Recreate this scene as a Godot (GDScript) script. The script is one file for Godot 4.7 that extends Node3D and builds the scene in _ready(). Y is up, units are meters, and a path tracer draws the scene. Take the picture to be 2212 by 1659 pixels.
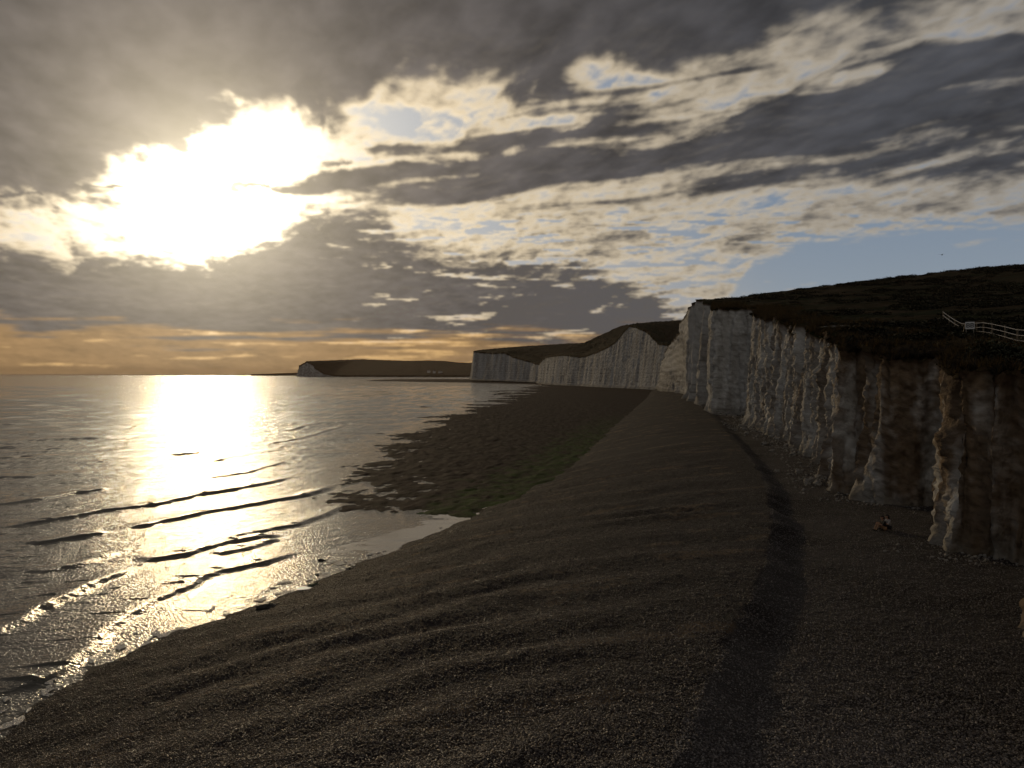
extends Node3D
# A shingle beach under chalk cliffs, looking along the shore into a low sun behind broken cloud.
# y is up, metres; the sea lies at y = 0, the eye looks along -z. "d" below means -z.

const EYE_HEIGHT := 13.0
const FOCAL := 1787.0            # focal length in units of a 2212-wide picture
const EXPOSURE := 0.155
const SUN_AZIMUTH := -20.3
const SUN_HEIGHT := 11.9

var rng := RandomNumberGenerator.new()
var sun_dir := Vector3.ZERO
var t_start := 0

func stage(what: String) -> void:
	print("%6.2f s  %s" % [(Time.get_ticks_msec() - t_start) / 1000.0, what])

func fbm(sd: int, freq: float, octaves: int, kind := FastNoiseLite.TYPE_SIMPLEX_SMOOTH) -> FastNoiseLite:
	var n := FastNoiseLite.new()
	n.noise_type = kind
	n.seed = sd
	n.frequency = freq
	n.fractal_type = FastNoiseLite.FRACTAL_FBM if octaves > 1 else FastNoiseLite.FRACTAL_NONE
	n.fractal_octaves = octaves
	n.fractal_gain = 0.5
	return n

func polyline(pts: Array, x: float) -> float:
	if x <= pts[0][0]:
		return pts[0][1]
	for i in range(1, pts.size()):
		if x <= pts[i][0]:
			var a: Array = pts[i - 1]
			var b: Array = pts[i]
			var t: float = (x - a[0]) / (b[0] - a[0])
			return lerpf(a[1], b[1], t * t * (3.0 - 2.0 * t))
	return pts[-1][1]

func table(pts: Array) -> PackedFloat32Array:
	var out := PackedFloat32Array()
	for i in 4001:
		out.append(polyline(pts, -900.0 + i))
	return out

# ---------------------------------------------------------------- sky: air and clouds
var sky_top: PackedFloat32Array
var sky_low: PackedFloat32Array
var sky_mid: PackedFloat32Array
var sky_midw: PackedFloat32Array
var sky_blue: PackedFloat32Array
var cn1: FastNoiseLite
var cn2: FastNoiseLite
var cn3: FastNoiseLite
var cn4: FastNoiseLite
var cn5: FastNoiseLite

func prepare_sky() -> void:
	# the undersides and rims of the cloud sheets, as heights over the shore's bearing
	sky_top = table([[-900, 640], [-300, 560], [0, 485], [100, 458], [180, 428], [280, 388], [370, 345], [450, 290], [600, 268], [720, 282], [775, 245], [830, 207], [920, 190], [1020, 205], [1100, 225], [1180, 205], [1260, 165], [1340, 150], [1440, 185], [1560, 145], [1700, 90], [1900, 52], [2212, -20], [2700, -160], [3100, -200]])
	sky_low = table([[-900, 560], [0, 520], [200, 515], [330, 528], [450, 535], [540, 522], [585, 480], [640, 445], [760, 436], [830, 446], [860, 490], [1000, 510], [1200, 545], [1400, 610], [1520, 655], [1650, 690], [2212, 720], [3100, 720]])
	sky_mid = table([[-900, 420], [600, 402], [900, 374], [1300, 326], [1700, 272], [2212, 190], [3100, 60]])
	sky_midw = table([[-900, 5], [560, 8], [700, 34], [900, 70], [1300, 105], [1700, 135], [2212, 165], [3100, 190]])
	sky_blue = table([[-900, 900], [1450, 760], [1560, 640], [1640, 545], [1760, 500], [2000, 482], [2212, 470], [3100, 470]])
	cn1 = fbm(11, 1.0, 4)
	cn2 = fbm(23, 1.0, 5)
	cn3 = fbm(37, 1.0, 3)
	cn4 = fbm(51, 1.0, 4)
	cn5 = FastNoiseLite.new()
	cn5.noise_type = FastNoiseLite.TYPE_CELLULAR
	cn5.seed = 77
	cn5.frequency = 1.0
	cn5.cellular_return_type = FastNoiseLite.RETURN_DISTANCE
	cn5.fractal_type = FastNoiseLite.FRACTAL_FBM
	cn5.fractal_octaves = 2

func along_at(u: float, v: float) -> float:
	return u * -0.33 + v * 0.94

func across_at(u: float, v: float) -> float:
	return u * 0.94 + v * 0.33

func cloud_depth(px: float, py: float, u: float, v: float, low: float, behind: float) -> float:
	var i := clampi(int(px + 900.0), 0, 4000)
	# the cloud streets run towards the low sun
	var along := u * -0.33 + v * 0.94
	var across := u * 0.94 + v * 0.33
	var n1 := cn1.get_noise_2d(across * 1.5, along * 0.55)
	var n2a := cn2.get_noise_2d(across * 4.6 + n1 * 1.2, along * 2.6)
	var n2 := n2a * 0.55 - (cn5.get_noise_2d(across * 9.0 + n2a * 1.1, along * 6.4 + n1 * 2.0) + 0.55) * 0.72 + cn2.get_noise_2d(across * 17.0 + 31.0, along * 11.0) * 0.30
	var n3 := cn3.get_noise_2d(px * 0.0042 + 7.0, py * 0.021)
	var wob := (n1 * 26.0 + n2a * 26.0)
	var top := clampf((sky_top[i] - py + wob) / 95.0, -1.1, 1.3)
	var bottom := clampf((py - sky_low[i] + wob * 0.8) / 85.0, -1.1, 0.40 + 0.55 * smoothstep(1000.0, 500.0, px) + 0.5 * smoothstep(540.0, 640.0, py))
	var mid := 0.0
	var off := py - sky_mid[i]
	var ns := cn3.get_noise_2d(px * 0.0016 + 40.0, off * 0.019)
	mid = clampf(1.0 - absf(off + wob * 1.1) / sky_midw[i], -1.1, 0.72) + ns * 0.95 + 0.08
	var rest := 0.03
	# thin veil in the opening round the sun, clear air low on the right
	var ox := (px - 470.0) / 330.0
	var oy := (py - 400.0) / 120.0
	rest -= 0.34 * exp(-(ox * ox + oy * oy))
	var clear := clampf((py - sky_blue[i] + wob * 0.7) / 40.0, 0.0, 1.0)
	rest -= 0.75 * clear * (1.0 - clampf((py - 585.0) / 90.0, 0.0, 1.0) * 0.45)
	rest += 0.16 * smoothstep(1150.0, 1500.0, px) * smoothstep(430.0, 330.0, py)
	var gx := (px - 1370.0) / 75.0
	var gy := (py - 192.0) / 30.0
	rest -= 0.55 * exp(-(gx * gx + gy * gy))
	gx = (px - 880.0) / 90.0
	gy = (py - 262.0) / 34.0
	rest -= 0.40 * exp(-(gx * gx + gy * gy))
	gx = (px - 2190.0) / 160.0
	gy = (py - 85.0) / 55.0
	rest -= 0.2 * exp(-(gx * gx + gy * gy))
	var m := maxf(maxf(top, bottom), maxf(mid, rest))
	m += clampf(top, 0.0, 1.0) * clampf(mid + 0.6, 0.0, 1.0) * 0.2
	m = lerpf(m, 0.2, behind)
	var rough := 1.0 - 0.55 * clampf(top - 0.2, 0.0, 1.0)
	var streak := low * low
	return m + (n1 * 0.34 + n2 * 0.66 * (1.0 - 0.6 * streak)) * rough + n3 * (0.30 * low + 0.42 * streak)

func sky_radiance(dir: Vector3) -> Color:
	var el := asin(clampf(dir.y, -1.0, 1.0))
	var az := atan2(dir.x, -dir.z)
	var behind := smoothstep(1.1, 2.4, absf(az))
	az = clampf(az, -1.25, 1.25)
	var big_x := tan(az)
	var big_y := minf(tan(minf(el, 1.5)) / cos(az), 3.0)
	var px := 1106.0 + FOCAL * big_x
	var py := 809.0 - FOCAL * big_y
	var h := dir.y + 0.075
	var u := dir.x / h
	var v := -dir.z / h
	var low := 1.0 - smoothstep(0.02, 0.20, dir.y)
	var cosang := clampf(dir.dot(sun_dir), -1.0, 1.0)
	var ang := rad_to_deg(acos(cosang))
	var near := exp(-ang / 9.0)
	var wide := exp(-ang / 24.0)
	# clear air
	var e := rad_to_deg(el)
	var air := Color(0.125, 0.185, 0.29).lerp(Color(0.36, 0.405, 0.415), exp(-e / 8.5))
	air = air.lerp(Color(1.1, 1.0, 0.86), clampf(wide * 0.75 - 0.16, 0.0, 1.0))
	var dusk := exp(-e / 2.4) * smoothstep(42.0, 24.0, ang)
	air = air.lerp(Color(0.92, 0.47, 0.10), clampf(dusk * 1.15, 0.0, 1.0))
	# cloud
	var dd := cloud_depth(px, py, u, v, low, behind)
	var toward := 0.02
	var d2 := cloud_depth(px + (440.0 - px) * toward, py + (415.0 - py) * toward, u * 1.012, v * 1.012, low, behind)
	# towards the sea horizon the sheet breaks into thin bars
	var grain := cn4.get_noise_2d(px * 0.0026 + 3.0, py * 0.055)
	var bar := smoothstep(3.25, 2.3, e + grain * 1.7 + cn1.get_noise_2d(px * 0.003, 8.0) * 0.7)
	dd -= bar * (0.46 - grain * 1.25) * smoothstep(1500.0, 900.0, px)
	# bright slits between the bars of the lower sheet
	var slit := cn4.get_noise_2d(px * 0.0052 + 60.0, py * 0.050 + 5.0) + 0.35 * cn2.get_noise_2d(px * 0.012, py * 0.07)
	dd -= 0.85 * smoothstep(0.14, 0.55, slit) * smoothstep(430.0, 500.0, py) * smoothstep(560.0, 900.0, px) * (1.0 - bar)
	var cover := smoothstep(-0.42, 0.12, dd)
	var thick := smoothstep(-0.24, 0.60, dd)
	var rim := clampf((dd - d2) * 0.9, -0.35, 0.4) * (1.0 - 0.8 * thick)
	var thin_c := Color(0.30, 0.283, 0.258).lerp(Color(0.98, 0.79, 0.52), clampf(wide * 2.3 - 0.15, 0.0, 1.0))
	thin_c = thin_c.lerp(Color(0.98, 0.53, 0.13), bar * 0.75 * smoothstep(42.0, 22.0, ang))
	var thick_c := Color(0.052, 0.054, 0.062).lerp(Color(0.136, 0.113, 0.100), clampf(wide * 1.8 - 0.30, 0.0, 1.0))
	thick_c = thick_c.lerp(Color(0.36, 0.21, 0.085), bar * 0.9 * smoothstep(36.0, 14.0, ang))
	thick_c = thick_c.lerp(Color(0.17, 0.16, 0.16), smoothstep(60.0, 130.0, ang))
	# relief of the thick sheets
	var relief := cn1.get_noise_2d(across_at(u, v) * 1.9 + 9.0, along_at(u, v) * 0.8) * 0.5 + cn1.get_noise_2d(u * 0.9 + 4.0, v * 0.5) * 0.5
	relief += cn2.get_noise_2d(across_at(u, v) * 7.0 + 90.0, along_at(u, v) * 3.6) * 0.7 + cn4.get_noise_2d(px * 0.006, py * 0.03) * 0.35 * low
	thick_c = thick_c * (1.0 + relief * (1.0 - 0.45 * low) * 0.62)
	var c := thin_c.lerp(thick_c, clampf(thick - rim * 0.55, 0.0, 1.0))
	c = air.lerp(c, cover)
	# forward scattering round the hidden sun: strong through thin cloud, weak through thick
	var pass_through := pow(1.0 - thick * 0.99, 1.6)
	var core := exp(-ang * ang / 8.5) * 26.0 + exp(-ang * ang / 2.2) * 110.0 + exp(-pow(ang / 7.8, 4.0)) * 1.5 + near * 0.5
	var veil := exp(-ang / 3.6) * 1.6 + near * 0.10 + wide * 0.012
	var glow := core * pass_through * (1.0 - 0.2 * cover) + veil
	c += Color(1.0, 0.86, 0.60) * glow
	if dir.y < 0.0:
		c = Color(0.12, 0.10, 0.085)
	return Color(c.r / EXPOSURE, c.g / EXPOSURE, c.b / EXPOSURE, 1.0)

func paint(img: Image, x0: int, y0: int, x1: int, y1: int) -> void:
	var w := img.get_width()
	var hh := img.get_height()
	for y in range(y0, y1):
		var el := (0.5 - (y + 0.5) / hh) * PI
		for x in range(x0, x1):
			var az := ((x + 0.5) / w) * TAU
			img.set_pixel(posmod(x, w), y, sky_radiance(Vector3(sin(az) * cos(el), sin(el), -cos(az) * cos(el))))

func make_sky() -> Sky:
	prepare_sky()
	var img := Image.create_empty(512, 256, false, Image.FORMAT_RGBAF)
	paint(img, 0, 0, 512, 129)
	img.fill_rect(Rect2i(0, 129, 512, 127), Color(0.12 / EXPOSURE, 0.10 / EXPOSURE, 0.085 / EXPOSURE))
	img.resize(4096, 2048, Image.INTERPOLATE_BILINEAR)
	# finer where clouds are seen
	var a := int(-39.0 / 360.0 * 4096)
	var b := int(39.0 / 360.0 * 4096)
	var top := int((0.5 - 30.0 / 180.0) * 2048)
	paint(img, a, top, b, 1025)
	var m := PanoramaSkyMaterial.new()
	m.panorama = ImageTexture.create_from_image(img)
	var s := Sky.new()
	s.sky_material = m
	return s

func set_light() -> void:
	var cam := Camera3D.new()
	cam.name = "camera"
	cam.fov = rad_to_deg(2.0 * atan(829.5 / FOCAL))
	cam.near = 0.3
	cam.far = 60000.0
	add_child(cam)
	cam.position = Vector3(0, EYE_HEIGHT, 0)
	cam.rotation_degrees = Vector3(-rad_to_deg(atan(20.5 / FOCAL)), 0, 0)
	cam.current = true
	var a := deg_to_rad(SUN_AZIMUTH)
	var e := deg_to_rad(SUN_HEIGHT)
	sun_dir = Vector3(sin(a) * cos(e), sin(e), -cos(a) * cos(e))
	var sun := DirectionalLight3D.new()
	sun.name = "sun"
	sun.light_color = Color(1.0, 0.80, 0.52)
	sun.light_energy = 0.6
	sun.light_angular_distance = 0.9
	sun.shadow_enabled = true
	add_child(sun)
	sun.look_at_from_position(sun_dir * 100.0, Vector3.ZERO, Vector3.UP)
	var env := Environment.new()
	env.background_mode = Environment.BG_SKY
	env.sky = make_sky()
	env.tonemap_mode = Environment.TONE_MAPPER_LINEAR
	env.tonemap_exposure = EXPOSURE
	env.fog_enabled = true
	env.fog_density = 0.00003
	env.fog_light_color = Color(1.0, 0.86, 0.72)
	env.sdfgi_enabled = true
	env.ssao_enabled = true
	env.ssil_enabled = true
	var we := WorldEnvironment.new()
	we.name = "air"
	we.environment = env
	add_child(we)

# ---------------------------------------------------------------- mesh tools
func at_picture(px: float, py: float, y: float) -> Vector2:
	# (x, d) of the point at height y on the bearing (px, py)
	var d := (EYE_HEIGHT - y) * FOCAL / (py - 809.0)
	return Vector2((px - 1106.0) / FOCAL * d, d)

func bearing_x(px: float, d: float) -> float:
	return (px - 1106.0) / FOCAL * d

func bearing_y(py: float, d: float) -> float:
	return EYE_HEIGHT + (809.0 - py) / FOCAL * d

func graded(start: float, stop: float, step: float, grow: float, most := 1.0e9) -> PackedFloat32Array:
	var out := PackedFloat32Array()
	var x := start
	var s := step
	while x < stop:
		out.append(x)
		x += s
		s = minf(s * grow, most)
	out.append(stop)
	return out

func lattice(p: PackedVector3Array, c: PackedColorArray, nu: int, nv: int, keep: PackedByteArray, flip: bool) -> ArrayMesh:
	# a sheet of nu x nv points (u runs fastest); normals from neighbours
	var nrm := PackedVector3Array()
	nrm.resize(p.size())
	for v in nv:
		var v0 := maxi(v - 1, 0) * nu
		var v1 := mini(v + 1, nv - 1) * nu
		for u in nu:
			var a := p[v * nu + mini(u + 1, nu - 1)] - p[v * nu + maxi(u - 1, 0)]
			var b := p[v1 + u] - p[v0 + u]
			var n := (a.cross(b) if not flip else b.cross(a)).normalized()
			nrm[v * nu + u] = n
	var idx := PackedInt32Array()
	idx.resize((nu - 1) * (nv - 1) * 6)
	var k := 0
	var every := keep.is_empty()
	for v in nv - 1:
		for u in nu - 1:
			var a := v * nu + u
			if every or keep[a] or keep[a + 1] or keep[a + nu] or keep[a + nu + 1]:
				if flip:
					idx[k] = a
					idx[k + 1] = a + nu + 1
					idx[k + 2] = a + nu
					idx[k + 3] = a
					idx[k + 4] = a + 1
					idx[k + 5] = a + nu + 1
				else:
					idx[k] = a
					idx[k + 1] = a + nu
					idx[k + 2] = a + nu + 1
					idx[k + 3] = a
					idx[k + 4] = a + nu + 1
					idx[k + 5] = a + 1
				k += 6
	idx.resize(k)
	# drop points that no face uses
	if not every:
		var new_at := PackedInt32Array()
		new_at.resize(p.size())
		new_at.fill(-1)
		var p2 := PackedVector3Array()
		var n2 := PackedVector3Array()
		var c2 := PackedColorArray()
		for i in k:
			var o := idx[i]
			if new_at[o] < 0:
				new_at[o] = p2.size()
				p2.append(p[o])
				n2.append(nrm[o])
				c2.append(c[o])
			idx[i] = new_at[o]
		p = p2
		nrm = n2
		c = c2
	return array_mesh(p, nrm, c, idx)

func array_mesh(p: PackedVector3Array, nrm: PackedVector3Array, c: PackedColorArray, idx: PackedInt32Array) -> ArrayMesh:
	var arr := []
	arr.resize(Mesh.ARRAY_MAX)
	arr[Mesh.ARRAY_VERTEX] = p
	arr[Mesh.ARRAY_NORMAL] = nrm
	if c.size() == p.size():
		arr[Mesh.ARRAY_COLOR] = c
	arr[Mesh.ARRAY_INDEX] = idx
	var m := ArrayMesh.new()
	m.add_surface_from_arrays(Mesh.PRIMITIVE_TRIANGLES, arr)
	return m

func put(called: String, mesh: Mesh, mat: Material, parent: Node = null) -> MeshInstance3D:
	var o := MeshInstance3D.new()
	o.name = called
	o.mesh = mesh
	if mat:
		o.material_override = mat
	(parent if parent else self).add_child(o, true)
	return o

func structure(called: String, label: String, mesh: Mesh, mat: Material) -> MeshInstance3D:
	var o := put(called, mesh, mat)
	o.set_meta("kind", "structure")
	o.set_meta("label", label)
	return o

func tag(o: Node, label: String, category: String, group := "", kind := "") -> void:
	o.set_meta("label", label)
	o.set_meta("category", category)
	if group:
		o.set_meta("group", group)
	if kind:
		o.set_meta("kind", kind)

var taken := {}
func numbered(called: String) -> String:
	var n: int = taken.get(called, 0)
	taken[called] = n + 1
	return called if n == 0 else "%s_%03d" % [called, n]

func base(called: String, where: Vector3, turn := 0.0) -> Node3D:
	var o := Node3D.new()
	o.name = numbered(called)
	add_child(o)
	o.position = where
	o.rotation.y = turn
	return o

func noise_tex(n: FastNoiseLite, size: int, stops: Array, normal := 0.0) -> NoiseTexture2D:
	var t := NoiseTexture2D.new()
	t.width = size
	t.height = size
	t.seamless = true
	t.seamless_blend_skirt = 0.15
	t.noise = n
	if normal > 0.0:
		t.as_normal_map = true
		t.bump_strength = normal
	elif stops.size():
		var g := Gradient.new()
		var offs := PackedFloat32Array()
		var cols := PackedColorArray()
		for s in stops:
			offs.append(s[0])
			cols.append((s[1] as Color).linear_to_srgb())
		g.offsets = offs
		g.colors = cols
		t.color_ramp = g
	return t

func grey(v: float) -> Color:
	return Color(v, v, v)

func surface(rough: float, tint := Color.WHITE, vertex := true) -> StandardMaterial3D:
	var m := StandardMaterial3D.new()
	m.albedo_color = tint.linear_to_srgb()
	m.roughness = rough
	m.vertex_color_use_as_albedo = vertex
	return m

func triplanar(m: StandardMaterial3D, metres: float) -> void:
	m.uv1_triplanar = true
	m.uv1_world_triplanar = true
	m.uv1_scale = Vector3.ONE / metres

func box(st: SurfaceTool, a: Vector3, b: Vector3, w: float, h: float) -> void:
	# a bar from a to b, w wide and h high
	var f := (b - a).normalized()
	var r := f.cross(Vector3.UP)
	r = (r.normalized() if r.length() > 0.01 else Vector3.RIGHT) * w * 0.5
	var u := r.cross(f).normalized() * h * 0.5
	var q := [a - r - u, a + r - u, a + r + u, a - r + u, b - r - u, b + r - u, b + r + u, b - r + u]
	for face in [[0, 1, 2, 3], [5, 4, 7, 6], [4, 0, 3, 7], [1, 5, 6, 2], [3, 2, 6, 7], [4, 5, 1, 0]]:
		var n: Vector3 = (q[face[2]] - q[face[0]]).cross(q[face[1]] - q[face[0]]).normalized()
		if n.dot((q[face[0]] + q[face[2]]) * 0.5 - (a + b) * 0.5) < 0.0:
			n = -n
		for k in [0, 2, 1, 0, 3, 2]:
			st.set_normal(n)
			st.add_vertex(q[face[k]])

func bar(a: Vector3, b: Vector3, w: float, h: float) -> ArrayMesh:
	var st := SurfaceTool.new()
	st.begin(Mesh.PRIMITIVE_TRIANGLES)
	box(st, a, b, w, h)
	return st.commit()

func lump(sd: int, rings: int, sides: int, size: Vector3, rough: float) -> ArrayMesh:
	# a stone: a sphere pushed about by noise, cut flatter below
	var n := fbm(sd, 1.1, 3)
	var p := PackedVector3Array()
	var c := PackedColorArray()
	for r in rings + 1:
		var f := PI * r / rings
		for s in sides + 1:
			var a := TAU * (s % sides) / sides
			var v := Vector3(sin(f) * cos(a), cos(f), sin(f) * sin(a))
			var k := 1.0 + rough * n.get_noise_3dv(v * 1.3)
			p.append(v * k * size)
			c.append(Color.WHITE)
	return lattice(p, c, sides + 1, rings + 1, PackedByteArray(), false)

# ---------------------------------------------------------------- the shore
const FOOT := [[0, -14.0], [10, -15.5], [29.4, -18.2], [34.1, -18.4], [42.2, -16.2], [48.8, -13.3], [55.2, -11.0], [64.4, -7.4], [79.8, -2.05], [100.6, 4.2], [144, 13.2], [219, 27.4], [415, 66], [600, 100], [800, 140], [2400, 400]]
const CREST := [[0, -1.0], [15, 2.1], [21.5, 4.4], [32.6, 9.2], [40, 12.3], [52.9, 16.6], [70, 21.4], [88.9, 25.6], [168, 41.5], [278, 60.5], [400, 82], [800, 150], [2400, 400]]
const LEDGE := [[0, -60], [40, -40], [56, -9], [66, -11], [74, -16], [90, -22], [110, -25], [151, -27.6], [216, -25], [322, -19], [480, -9], [635, 1.4], [900, 22], [1089, 30], [1250, -30], [1420, -150], [1650, -300], [1900, -330], [2400, -330]]

var foot_t := PackedFloat32Array()
var crest_t := PackedFloat32Array()
var ledge_t := PackedFloat32Array()
var sn1: FastNoiseLite
var sn2: FastNoiseLite
var sn3: FastNoiseLite
var sn4: FastNoiseLite

func prepare_shore() -> void:
	for i in 2401:
		foot_t.append(polyline_flat(FOOT, i))
		crest_t.append(polyline_flat(CREST, i))
		ledge_t.append(polyline_flat(LEDGE, i))
	sn1 = fbm(101, 0.05, 3)
	sn2 = fbm(102, 0.35, 4)
	sn3 = fbm(103, 0.16, 3)
	sn4 = fbm(104, 1.4, 3)

func polyline_flat(pts: Array, x: float) -> float:
	for i in range(1, pts.size()):
		if x <= pts[i][0]:
			return lerpf(pts[i - 1][1], pts[i][1], (x - pts[i - 1][0]) / (pts[i][0] - pts[i - 1][0]))
	return pts[-1][1]

func look(t: PackedFloat32Array, d: float) -> float:
	var i := clampi(int(d), 0, t.size() - 2)
	return lerpf(t[i], t[i + 1], clampf(d - i, 0.0, 1.0))

func beach_height(x: float, d: float) -> float:
	var foot := look(foot_t, d) + sn3.get_noise_2d(d * 0.8, 9.0) * 0.9 + sn2.get_noise_2d(d * 1.2, 3.0) * 0.3
	var crest := look(crest_t, d) + sn3.get_noise_2d(d * 0.7, 50.0) * 0.45
	var wide := crest - foot
	var t := (x - foot) / wide
	var h := 0.0
	if t < 0.0:
		h = 0.05 + (x - foot) * 0.16
	elif t < 1.0:
		h = 0.05 + 4.25 * (1.0 - pow(1.0 - t, 1.45)) * (1.0 - 0.12 * t)
		h -= 0.02 * t * t
	else:
		var past := x - crest
		h = 3.79 - 0.66 * smoothstep(-0.25, 1.35 + d * 0.008, past + sn3.get_noise_2d(x * 1.2, d * 1.2) * 0.45) + 0.02 * past
	# ridges that the last storms left across the slope
	var w := smoothstep(0.04, 0.22, t) * (1.0 - smoothstep(0.80, 1.02, t))
	var ph := (d - 0.17 * x + sn1.get_noise_2d(x * 0.6, d * 0.6) * 4.0 + sn1.get_noise_2d(x * 1.6, d * 1.6 + 90.0) * 0.9) / (3.3 + d * 0.02)
	var tri := absf(fposmod(ph, 1.0) - 0.5) * 2.0
	tri = tri * tri * (3.0 - 2.0 * tri)
	h += w * (tri - 0.5) * (0.09 + 0.12 * smoothstep(20.0, 38.0, d) + 0.16 * sn3.get_noise_2d(x * 0.4, d * 0.4)) * clampf(1.2 - d / 320.0, 0.2, 1.0)
	h += sn2.get_noise_2d(x, d) * 0.06 * smoothstep(-0.02, 0.1, t) + sn4.get_noise_2d(x, d) * 0.025
	return h

func ledge_height(x: float, d: float) -> float:
	var edge := look(ledge_t, d)
	var s := x - edge + sn1.get_noise_2d(x * 0.7, d * 0.7) * 9.0 * clampf(d / 120.0, 0.4, 3.0)
	var reach := 8.0 + d * 0.03
	var h := 0.085 - 0.5 * (1.0 - smoothstep(-reach, reach * 0.7, s))
	h += sn3.get_noise_2d(x * 0.8, d * 0.55) * 0.16 + sn2.get_noise_2d(x * 1.1, d * 0.8) * 0.20 + sn4.get_noise_2d(x, d) * 0.12
	h += 0.15 * smoothstep(4.0, 26.0, s)
	h -= 0.55 * (1.0 - smoothstep(60.0, 70.0, d - 0.15 * (x + 12.0) + sn3.get_noise_2d(x * 0.8, d * 0.4 + 30.0) * 13.0 + sn2.get_noise_2d(x, d * 0.6) * 5.0))
	# sandy runnel at the foot of the shingle
	var run := exp(-pow((d - 66.0) / 9.5, 2.0)) * exp(-pow((x - look(foot_t, d) + 4.5) / 7.0, 2.0))
	h -= 0.30 * clampf(run * 1.6, 0.0, 1.0)
	return h

func make_shore() -> void:
	# shingle: fine near the eye, coarser away
	var xs := PackedFloat32Array()
	var x := -24.0
	while x < 62.0:
		xs.append(x)
		x += 0.2 if x < 24.0 else (0.3 if x < 36.0 else 0.6)
	while x < 190.0:
		xs.append(x)
		x += 1.5
	var ds := graded(9.0, 60.0, 0.16, 1.003, 0.3)
	ds.append_array(graded(60.35, 860.0, 0.35, 1.0065))
	var nu := xs.size()
	var nv := ds.size()
	var p := PackedVector3Array()
	var c := PackedColorArray()
	var keep := PackedByteArray()
	p.resize(nu * nv)
	c.resize(nu * nv)
	keep.resize(nu * nv)
	var wet_edge := fbm(131, 0.25, 3)
	var patch := fbm(132, 0.09, 3)
	var flint := Color(0.048, 0.039, 0.034)
	var dark := Color(0.032, 0.026, 0.023)
	var sand := Color(0.22, 0.155, 0.095)
	for v in nv:
		var d := ds[v]
		var foot := look(foot_t, d)
		var crest := look(crest_t, d)
		for u in nu:
			var xx := xs[u]
			var i := v * nu + u
			var near := xx > foot - 4.0 and xx < crest + 90.0 and absf(xx) < d * 0.75 + 12.0
			if not near:
				p[i] = Vector3(xx, -2.0, -d)
				continue
			var h := beach_height(xx, d)
			p[i] = Vector3(xx, h, -d)
			keep[i] = 1 if h > -0.6 else 0
			var n := patch.get_noise_2d(xx, d)
			var col := flint.lerp(dark, clampf(0.5 + n * 1.6, 0.0, 1.0))
			# wet stones along the swash, sand that shows through in streaks
			var from_sea := (xx - foot) / maxf(crest - foot, 0.1)
			var wet := 1.0 - smoothstep(0.05, 0.30, from_sea + wet_edge.get_noise_2d(xx, d) * 0.12)
			col = col.lerp(Color(0.032, 0.027, 0.023), wet * 0.7)
			var s := patch.get_noise_2d((xx + 0.17 * d) * 0.9 + 300.0, (d - 0.17 * xx) * 4.0) + wet_edge.get_noise_2d(xx * 3.0, d * 4.0) * 0.35
			col = col.lerp(sand, smoothstep(0.36, 0.50, s) * 0.9)
			if from_sea > 1.0:
				col = Color(0.108, 0.096, 0.088).lerp(dark, clampf(0.3 + n * 1.5, 0.0, 1.0))
			c[i] = col
	var m := surface(0.75)
	m.albedo_texture = noise_tex(cell(140, 0.045), 1024, [[0.0, grey(0.25)], [0.35, grey(0.6)], [0.6, grey(0.85)], [0.85, grey(1.0)]])
	m.normal_enabled = true
	m.normal_texture = noise_tex(cell(140, 0.045), 1024, [], 24.0)
	m.normal_scale = 1.0
	m.metallic_specular = 0.3
	triplanar(m, 2.6)
	structure("shingle_beach", "dark grey flint shingle beach sloping down to the sea", lattice(p, c, nu, nv, keep, false), m)
	stage("shingle %d" % (nu * nv))

	# wave-cut chalk ledge, brown with weed and green with algae at the foot of the shingle
	xs = PackedFloat32Array()
	x = -46.0
	while x < 34.0:
		xs.append(x)
		x += 0.34
	var out := 0.5
	while x < 170.0:
		xs.append(x)
		x += out
		out *= 1.04
	var left := PackedFloat32Array()
	x = -46.5
	out = 0.6
	while x > -560.0:
		left.append(x)
		x -= out
		out *= 1.05
	left.reverse()
	left.append_array(xs)
	xs = left
	ds = graded(46.0, 2300.0, 0.30, 1.0068)
	nu = xs.size()
	nv = ds.size()
	p = PackedVector3Array()
	c = PackedColorArray()
	keep = PackedByteArray()
	p.resize(nu * nv)
	c.resize(nu * nv)
	keep.resize(nu * nv)
	for v in nv:
		var d := ds[v]
		var foot := look(foot_t, d)
		for u in nu:
			var xx := xs[u]
			var i := v * nu + u
			if xx > foot + 12.0 + d * 0.02 or absf(xx) > d * 0.75 + 12.0:
				p[i] = Vector3(xx, -2.0, -d)
				continue
			var h := ledge_height(xx, d)
			p[i] = Vector3(xx, h, -d)
			keep[i] = 1 if h > -0.25 else 0
			var away := foot - xx
			var n := sn3.get_noise_2d(xx * 1.5, d)
			var col := Color(0.030, 0.021, 0.015).lerp(Color(0.048, 0.034, 0.025), clampf(0.5 + n * 1.5, 0.0, 1.0))
			var green := (1.0 - smoothstep(2.0, 8.5 + d * 0.015, away + n * 6.0)) * (1.0 - smoothstep(110.0, 300.0, d))
			col = col.lerp(Color(0.055, 0.095, 0.016), green * clampf(0.65 + sn2.get_noise_2d(xx, d + 70.0) * 1.2, 0.0, 1.0))
			c[i] = col
	var lm := surface(0.8)
	lm.metallic_specular = 0.18
	lm.albedo_texture = noise_tex(fbm(150, 0.03, 5), 512, [[0.0, grey(0.35)], [0.5, grey(0.75)], [1.0, grey(1.0)]])
	lm.normal_enabled = true
	lm.normal_texture = noise_tex(fbm(151, 0.03, 5), 512, [], 10.0)
	triplanar(lm, 3.0)
	structure("rock_ledge", "dark weed covered rock ledge bared by the low tide", lattice(p, c, nu, nv, keep, false), lm)
	stage("ledge %d" % (nu * nv))

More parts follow.
